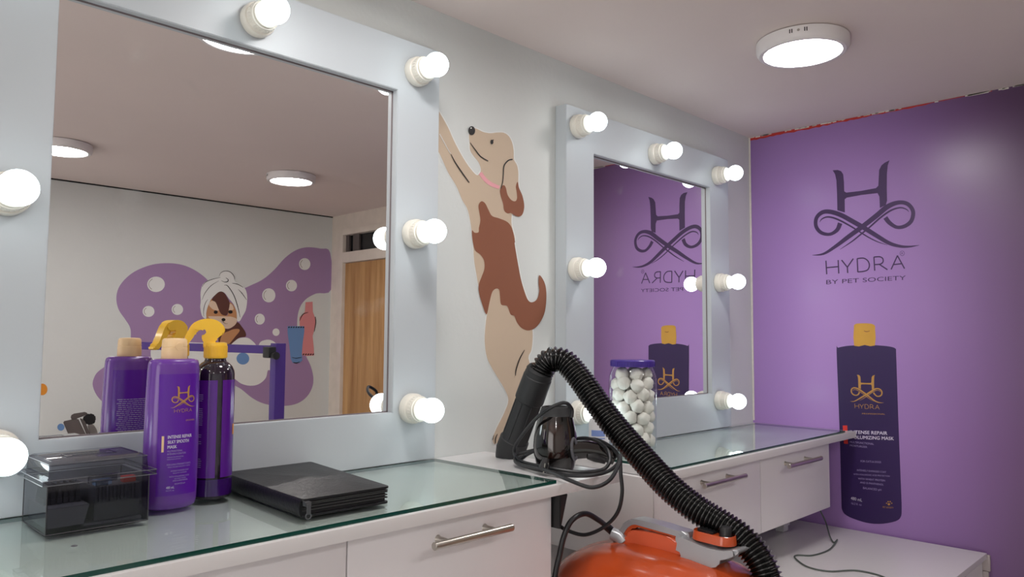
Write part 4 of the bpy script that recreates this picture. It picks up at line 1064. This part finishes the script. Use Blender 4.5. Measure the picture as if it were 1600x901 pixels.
# nozzle pipe
n0 = U(797, 712, 2, zc+.002); n1 = Z(845, 583, 1.566); dv = (n1-n0); Ln = dv.length; dn = dv.normalized()
n0 = n0 + Vector((0, 0, .010))
st = [(0, .0305), (.006, .0322), (.030, .0318), (.0315, .0298), (.034, .0290), (Ln*.62, .0285), (Ln*.63, .0308), (Ln*.655, .0312), (Ln*.90, .0305), (Ln*.91, .0290), (Ln*.93, .0296), (Ln*.95, .0284), (Ln*.97, .0292), (Ln*.985, .0276), (Ln, .026)]
b = B(); rings(b, [Vector((n0.x, n0.y, zc+.0004)), Vector((n0.x, n0.y, zc+.003))]+[n0+dn*s for s, _ in st[1:]], [.0312, .0316]+[r for _, r in st[1:]], 32)
a_, b_ = frame_of(dn)
nz = obj('nozzle', b, M_pipe, hs, world=True)
b = B()
for k in range(8):
    a = 2*PI*k/8+.3; o_ = (a_*math.cos(a)+b_*math.sin(a))*.0288
    tube(b, [n0+dn*.036+o_, n0+dn*Ln*.61+o_], .0016, 6)
obj('nozzle_rib', b, M_pipe, nz, world=True)

# ------------------------------------------------------------------ cotton jar
J = Vector((1.578, -.128, C2+.0003)); JR = .0595
jr = thing('cotton_jar', 'large clear jar of cotton balls with an indigo lid below the small mirror', 'jar', J)
jh = .212
outp = [(JR-.014, 0), (JR-.004, .002), (JR-.001, .010), (JR, .02), (JR, jh-.045), (JR-.001, jh-.028), (JR-.006, jh-.014), (JR-.010, jh-.006), (JR-.010, jh)]
inp = [(r-.002, max(h, .006)) for r, h in outp[::-1]]
b = B(); lathe(b, outp+inp, seg=64, cap=False)
obj('jar_body', b, M_clear, jr, angle=60)
b = B()
for z in (.030, .150): lathe(b, [(JR+.0001, z), (JR+.0008, z+.001), (JR+.0001, z+.002)], seg=64, cap=False)
split('jar_ridge', b, M_clear, jr, gh=.001)
b = B(); lp = [(JR-.0085, jh-.004), (JR-.0045, jh-.004), (JR-.004, jh+.010), (JR-.006, jh+.0125), (.001, jh+.013)]
lathe(b, lp, seg=64)
for k in range(48):
    a = 2*PI*k/48; tube(b, [((JR-.0042)*math.cos(a), (JR-.0042)*math.sin(a), jh-.002), ((JR-.0042)*math.cos(a), (JR-.0042)*math.sin(a), jh+.009)], .0006, 5)
obj('lid', b, M_lid, jr)
def cball():
    b = B(); q = bmesh.ops.create_icosphere(b, subdivisions=3, radius=1)
    for v in b.verts:
        n = v.co.normalized(); k = 1+.10*math.sin(n.x*5+1)*math.sin(n.y*4+2)+.08*math.sin(n.z*9+n.x*6)*math.cos(n.y*7)+random.uniform(-.015, .015)
        v.co = n*k*.0168
    return b
cb = obj('cotton_ball', cball(), M_cotton, None, angle=180)
cl = 'white cotton ball inside the clear jar with the indigo lid'
first = True; zz = .0245; layer = 0
while zz < jh-.040:
    for k in range(8):
        if k == 7: rad, a = 0, 0
        else: rad, a = .0378, 2*PI*k/7+layer*.45
        o = cb if first else cb.copy()
        if not first: col.objects.link(o)
        first = False
        o.location = (J.x+rad*math.cos(a), J.y+rad*math.sin(a), J.z+zz+(.006 if k % 2 else 0)+random.uniform(-.001, .001))
        o.rotation_euler = (random.random()*6, random.random()*6, random.random()*6)
        tag(o, cl, 'cotton ball', 'cotton balls in the jar')
    zz += .0276; layer += 1
for k in range(6):
    rad, a = (0, 0) if k == 5 else (.0315, 2*PI*k/5+.3)
    o = cb.copy(); col.objects.link(o)
    o.location = (J.x+rad*math.cos(a), J.y+rad*math.sin(a), J.z+zz-.001); o.rotation_euler = (random.random()*6, random.random()*6, random.random()*6)
    tag(o, cl, 'cotton ball', 'cotton balls in the jar')
# white pump bottle behind the hose
Wp = U(934, 716, 2, C2+.0003); Wp = Vector((1.432, -.135, C2+.0003))
wb = thing('lotion_bottle', 'small white bottle with blue lettered label behind the hose, left of the cotton jar', 'bottle', Wp, facing(Wp))
obj('body', lathe(B(), [(.021, 0), (.0235, .002), (.024, .006), (.024, .080), (.022, .088), (.012, .094), (.011, .098)], seg=40), M_wplast, wb)
b = B()
for z0_, z1_ in ((.050, .064), (.044, .0465), (.034, .037), (.020, .0225)):
    n = 24; A_ = [b.verts.new((.0244*math.cos(-PI/2-.8+1.4*i/n), .0244*math.sin(-PI/2-.8+1.4*i/n), z0_)) for i in range(n+1)]
    C_ = [b.verts.new((v.co.x, v.co.y, z1_)) for v in A_]
    for i in range(n): b.faces.new((A_[i], A_[i+1], C_[i+1], C_[i]))
split('label', b, M_blabel, wb, gh=.01, gz=.0005)
obj('cap', lathe(B(), [(.0125, .0965), (.013, .098), (.0125, .116), (.011, .118), (.001, .1185)], seg=32), M_wplast, wb)

# ------------------------------------------------------------------ thin cable on the bench
cb_pts = [(1281, 796, None, .836), (1290, 815, None, .81), (1297, 838, None, BT+.010), (1303, 847, None, BT+.0035), (1308, 843, None, BT+.004), (1296, 858, None, BT+.0025), (1270, 867, None, BT+.0025), (1245, 867, None, BT+.0025), (1243, 872, None, BT+.0025), (1262, 885, None, BT+.0025), (1295, 892, None, BT+.0025), (1340, 891, None, BT+.0025), (1385, 903, None, BT+.0025), (1400, 925, None, BT+.0025)]
ps = []
for i, (x, y, _, z) in enumerate(cb_pts):
    if i < 2:
        ps.append(UN(x, y, Vector((0, -.285, 0)), Vector((0, 1, 0))))
    else: ps.append(U(x, y, 2, z))
b = B(); tube(b, [Vector(p) for p in cr([tuple(p) for p in ps], 8)], .0021, 8)
tag(obj('thin_cable', b, M_cable), 'thin grey cable hanging from the cabinet and winding over the white bench', 'cable')

# ------------------------------------------------------------------ things seen only in the large mirror
tb = thing('grooming_table', 'black topped pet grooming table standing in the middle of the room', 'table', (1.02, -1.5, 0))
obj('table_top', box(B(), .70, 1.36, -1.90, -1.10, .80, .83, .006), M_tabler, tb, world=True)
for (x, y) in ((.74, -1.86), (1.32, -1.86), (.74, -1.14), (1.32, -1.14)):
    obj('leg', rings(B(), [(x, y, .0), (x, y, .003), (x, y, .7995)], [.02, .016, .016], 16), M_gpole, tb, world=True)
ga = thing('restraint_stand', 'purple metal grooming arm with a post and cross bar, seen in the large mirror', 'grooming arm', (1.295, -1.18, .83))
px_, py_ = 1.295, -1.1825
obj('post', box(B(), px_-.019, px_+.019, py_-.019, py_+.019, .8305, 1.312, .003), M_gpole, ga, world=True)
v0 = Vector((px_-.02, py_-.012, 1.290)); v1_ = Vector((1.0741, -1.9275, 1.298))
d_ = (v1_-v0); dd = d_.normalized(); a_, b_ = frame_of(dd)
b = B(); L = [[v0+dd*s+a_*(.011*p_)+b_*(.014*q_) for p_, q_ in ((-1, -1), (1, -1), (1, 1), (-1, 1))] for s in (0, d_.length)]
loft(b, L, True, True); bmesh.ops.bevel(b, geom=list(b.edges), offset=.002, segments=2, affect='EDGES')
obj('cross_bar', b, M_gpole, ga, world=True)
b = B(); rings(b, [v1_-dd*.03, v1_+dd*.012, v1_+dd*.02], [.02, .02, .012], 18)
obj('end_cap', b, M_bplast, ga, world=True)
b = B(); box(b, px_-.046, px_-.018, py_-.022, py_+.022, 1.262, 1.30, .006); rings(b, [(px_-.03, py_+.02, 1.27), (px_-.03, py_+.045, 1.27)], [.010, .013], 16)
obj('clamp', b, M_bplast, ga, world=True)
h0 = v0+dd*.28
b = B(); tube(b, [h0+Vector((0, 0, .045)), h0+Vector((0, 0, -.075))], .0022, 8); box(b, h0.x-.008, h0.x+.008, h0.y-.018, h0.y+.018, 1.270, 1.312, .003)
obj('hook', b, M_bplast, ga, world=True)
# white side cabinet against the mural wall with a taupe grooming head on it
sc = thing('side_cabinet', 'low white cabinet against the mural wall, under the taupe device', 'cabinet', (.85, YC+.2, 0))
obj('body', box(B(), .55, 1.12, YC+.001, YC+.36, .0, .86, .003), M_lam, sc, world=True)
for x0_, x1_ in ((.555, .832), (.838, 1.115)):
    dd_ = obj('door', box(B(), x0_, x1_, YC+.3605, YC+.376, .03, .855, .002), M_draw, sc, world=True)
    obj('handle', rings(B(), [((x1_-.03 if x0_ < .6 else x0_+.03), YC+.392, .60), ((x1_-.03 if x0_ < .6 else x0_+.03), YC+.392, .74)], [.005, .005], 12), M_steel, dd_, world=True)
yT = -(2.0965*S-.17)-2*.016*S   # real depth of the device
def dv_(px, py, off=0): p = U(px, py, 1, VW-.17+off); return Vector((p.x, 2*YM-p.y, p.z))
tz = thing('folding_clamp', 'taupe folded panel device with a black knob, seen in the large mirror corner', 'grooming device', (dv_(125, 690).x, dv_(125, 690).y, .86))
def dprism(pts, t0, t1, bev=.004):
    b = B(); prism(b, [dv_(x, y, t0) for x, y in pts], [dv_(x, y, t1) for x, y in pts])
    bmesh.ops.bevel(b, geom=list(b.edges), offset=bev, segments=2, affect='EDGES'); return b
obj('front_panel', dprism([(98, 658), (122, 653), (135, 680), (110, 686)], -.05, -.03), M_taupe, tz, world=True)
obj('side_panel', dprism([(124, 652), (132, 656), (142, 680), (136, 681)], -.05, .03), M_taupe, tz, world=True)
obj('roller', dprism([(110, 650), (114, 646), (134, 643), (138, 647), (122, 653), (112, 656)], -.03, .02, .003), M_taupe, tz, world=True)
obj('knob', dprism([(128, 652), (140, 645), (149, 648), (150, 657), (146, 663), (136, 664)], -.04, .02, .005), M_bplast, tz, world=True)
obj('clip', dprism([(136, 664), (146, 662), (152, 672), (153, 680), (142, 681)], -.04, .0, .003), M_steel, tz, world=True)
bz = dv_(122, 690).z; bx = dv_(122, 690).x; by = dv_(122, 690).y
b = B(); lathe(b, [(.05, 0), (.05, .006), (.012, .012), (.010, max(.02, dv_(122, 680).z-.86+.01))], (bx, by, .8603), seg=28)
obj('stand', b, M_bplast, tz, world=True)

# ------------------------------------------------------------------ world, colour
w = bpy.data.worlds.new('world'); scn.world = w; w.use_nodes = True
w.node_tree.nodes['Background'].inputs['Color'].default_value = (1.0, .95, .92, 1)
w.node_tree.nodes['Background'].inputs['Strength'].default_value = 3.0
scn.view_settings.view_transform = 'Standard'; scn.view_settings.look = 'None'
scn.view_settings.exposure = 0.06; scn.view_settings.gamma = 1; scn.view_settings.use_curve_mapping = False
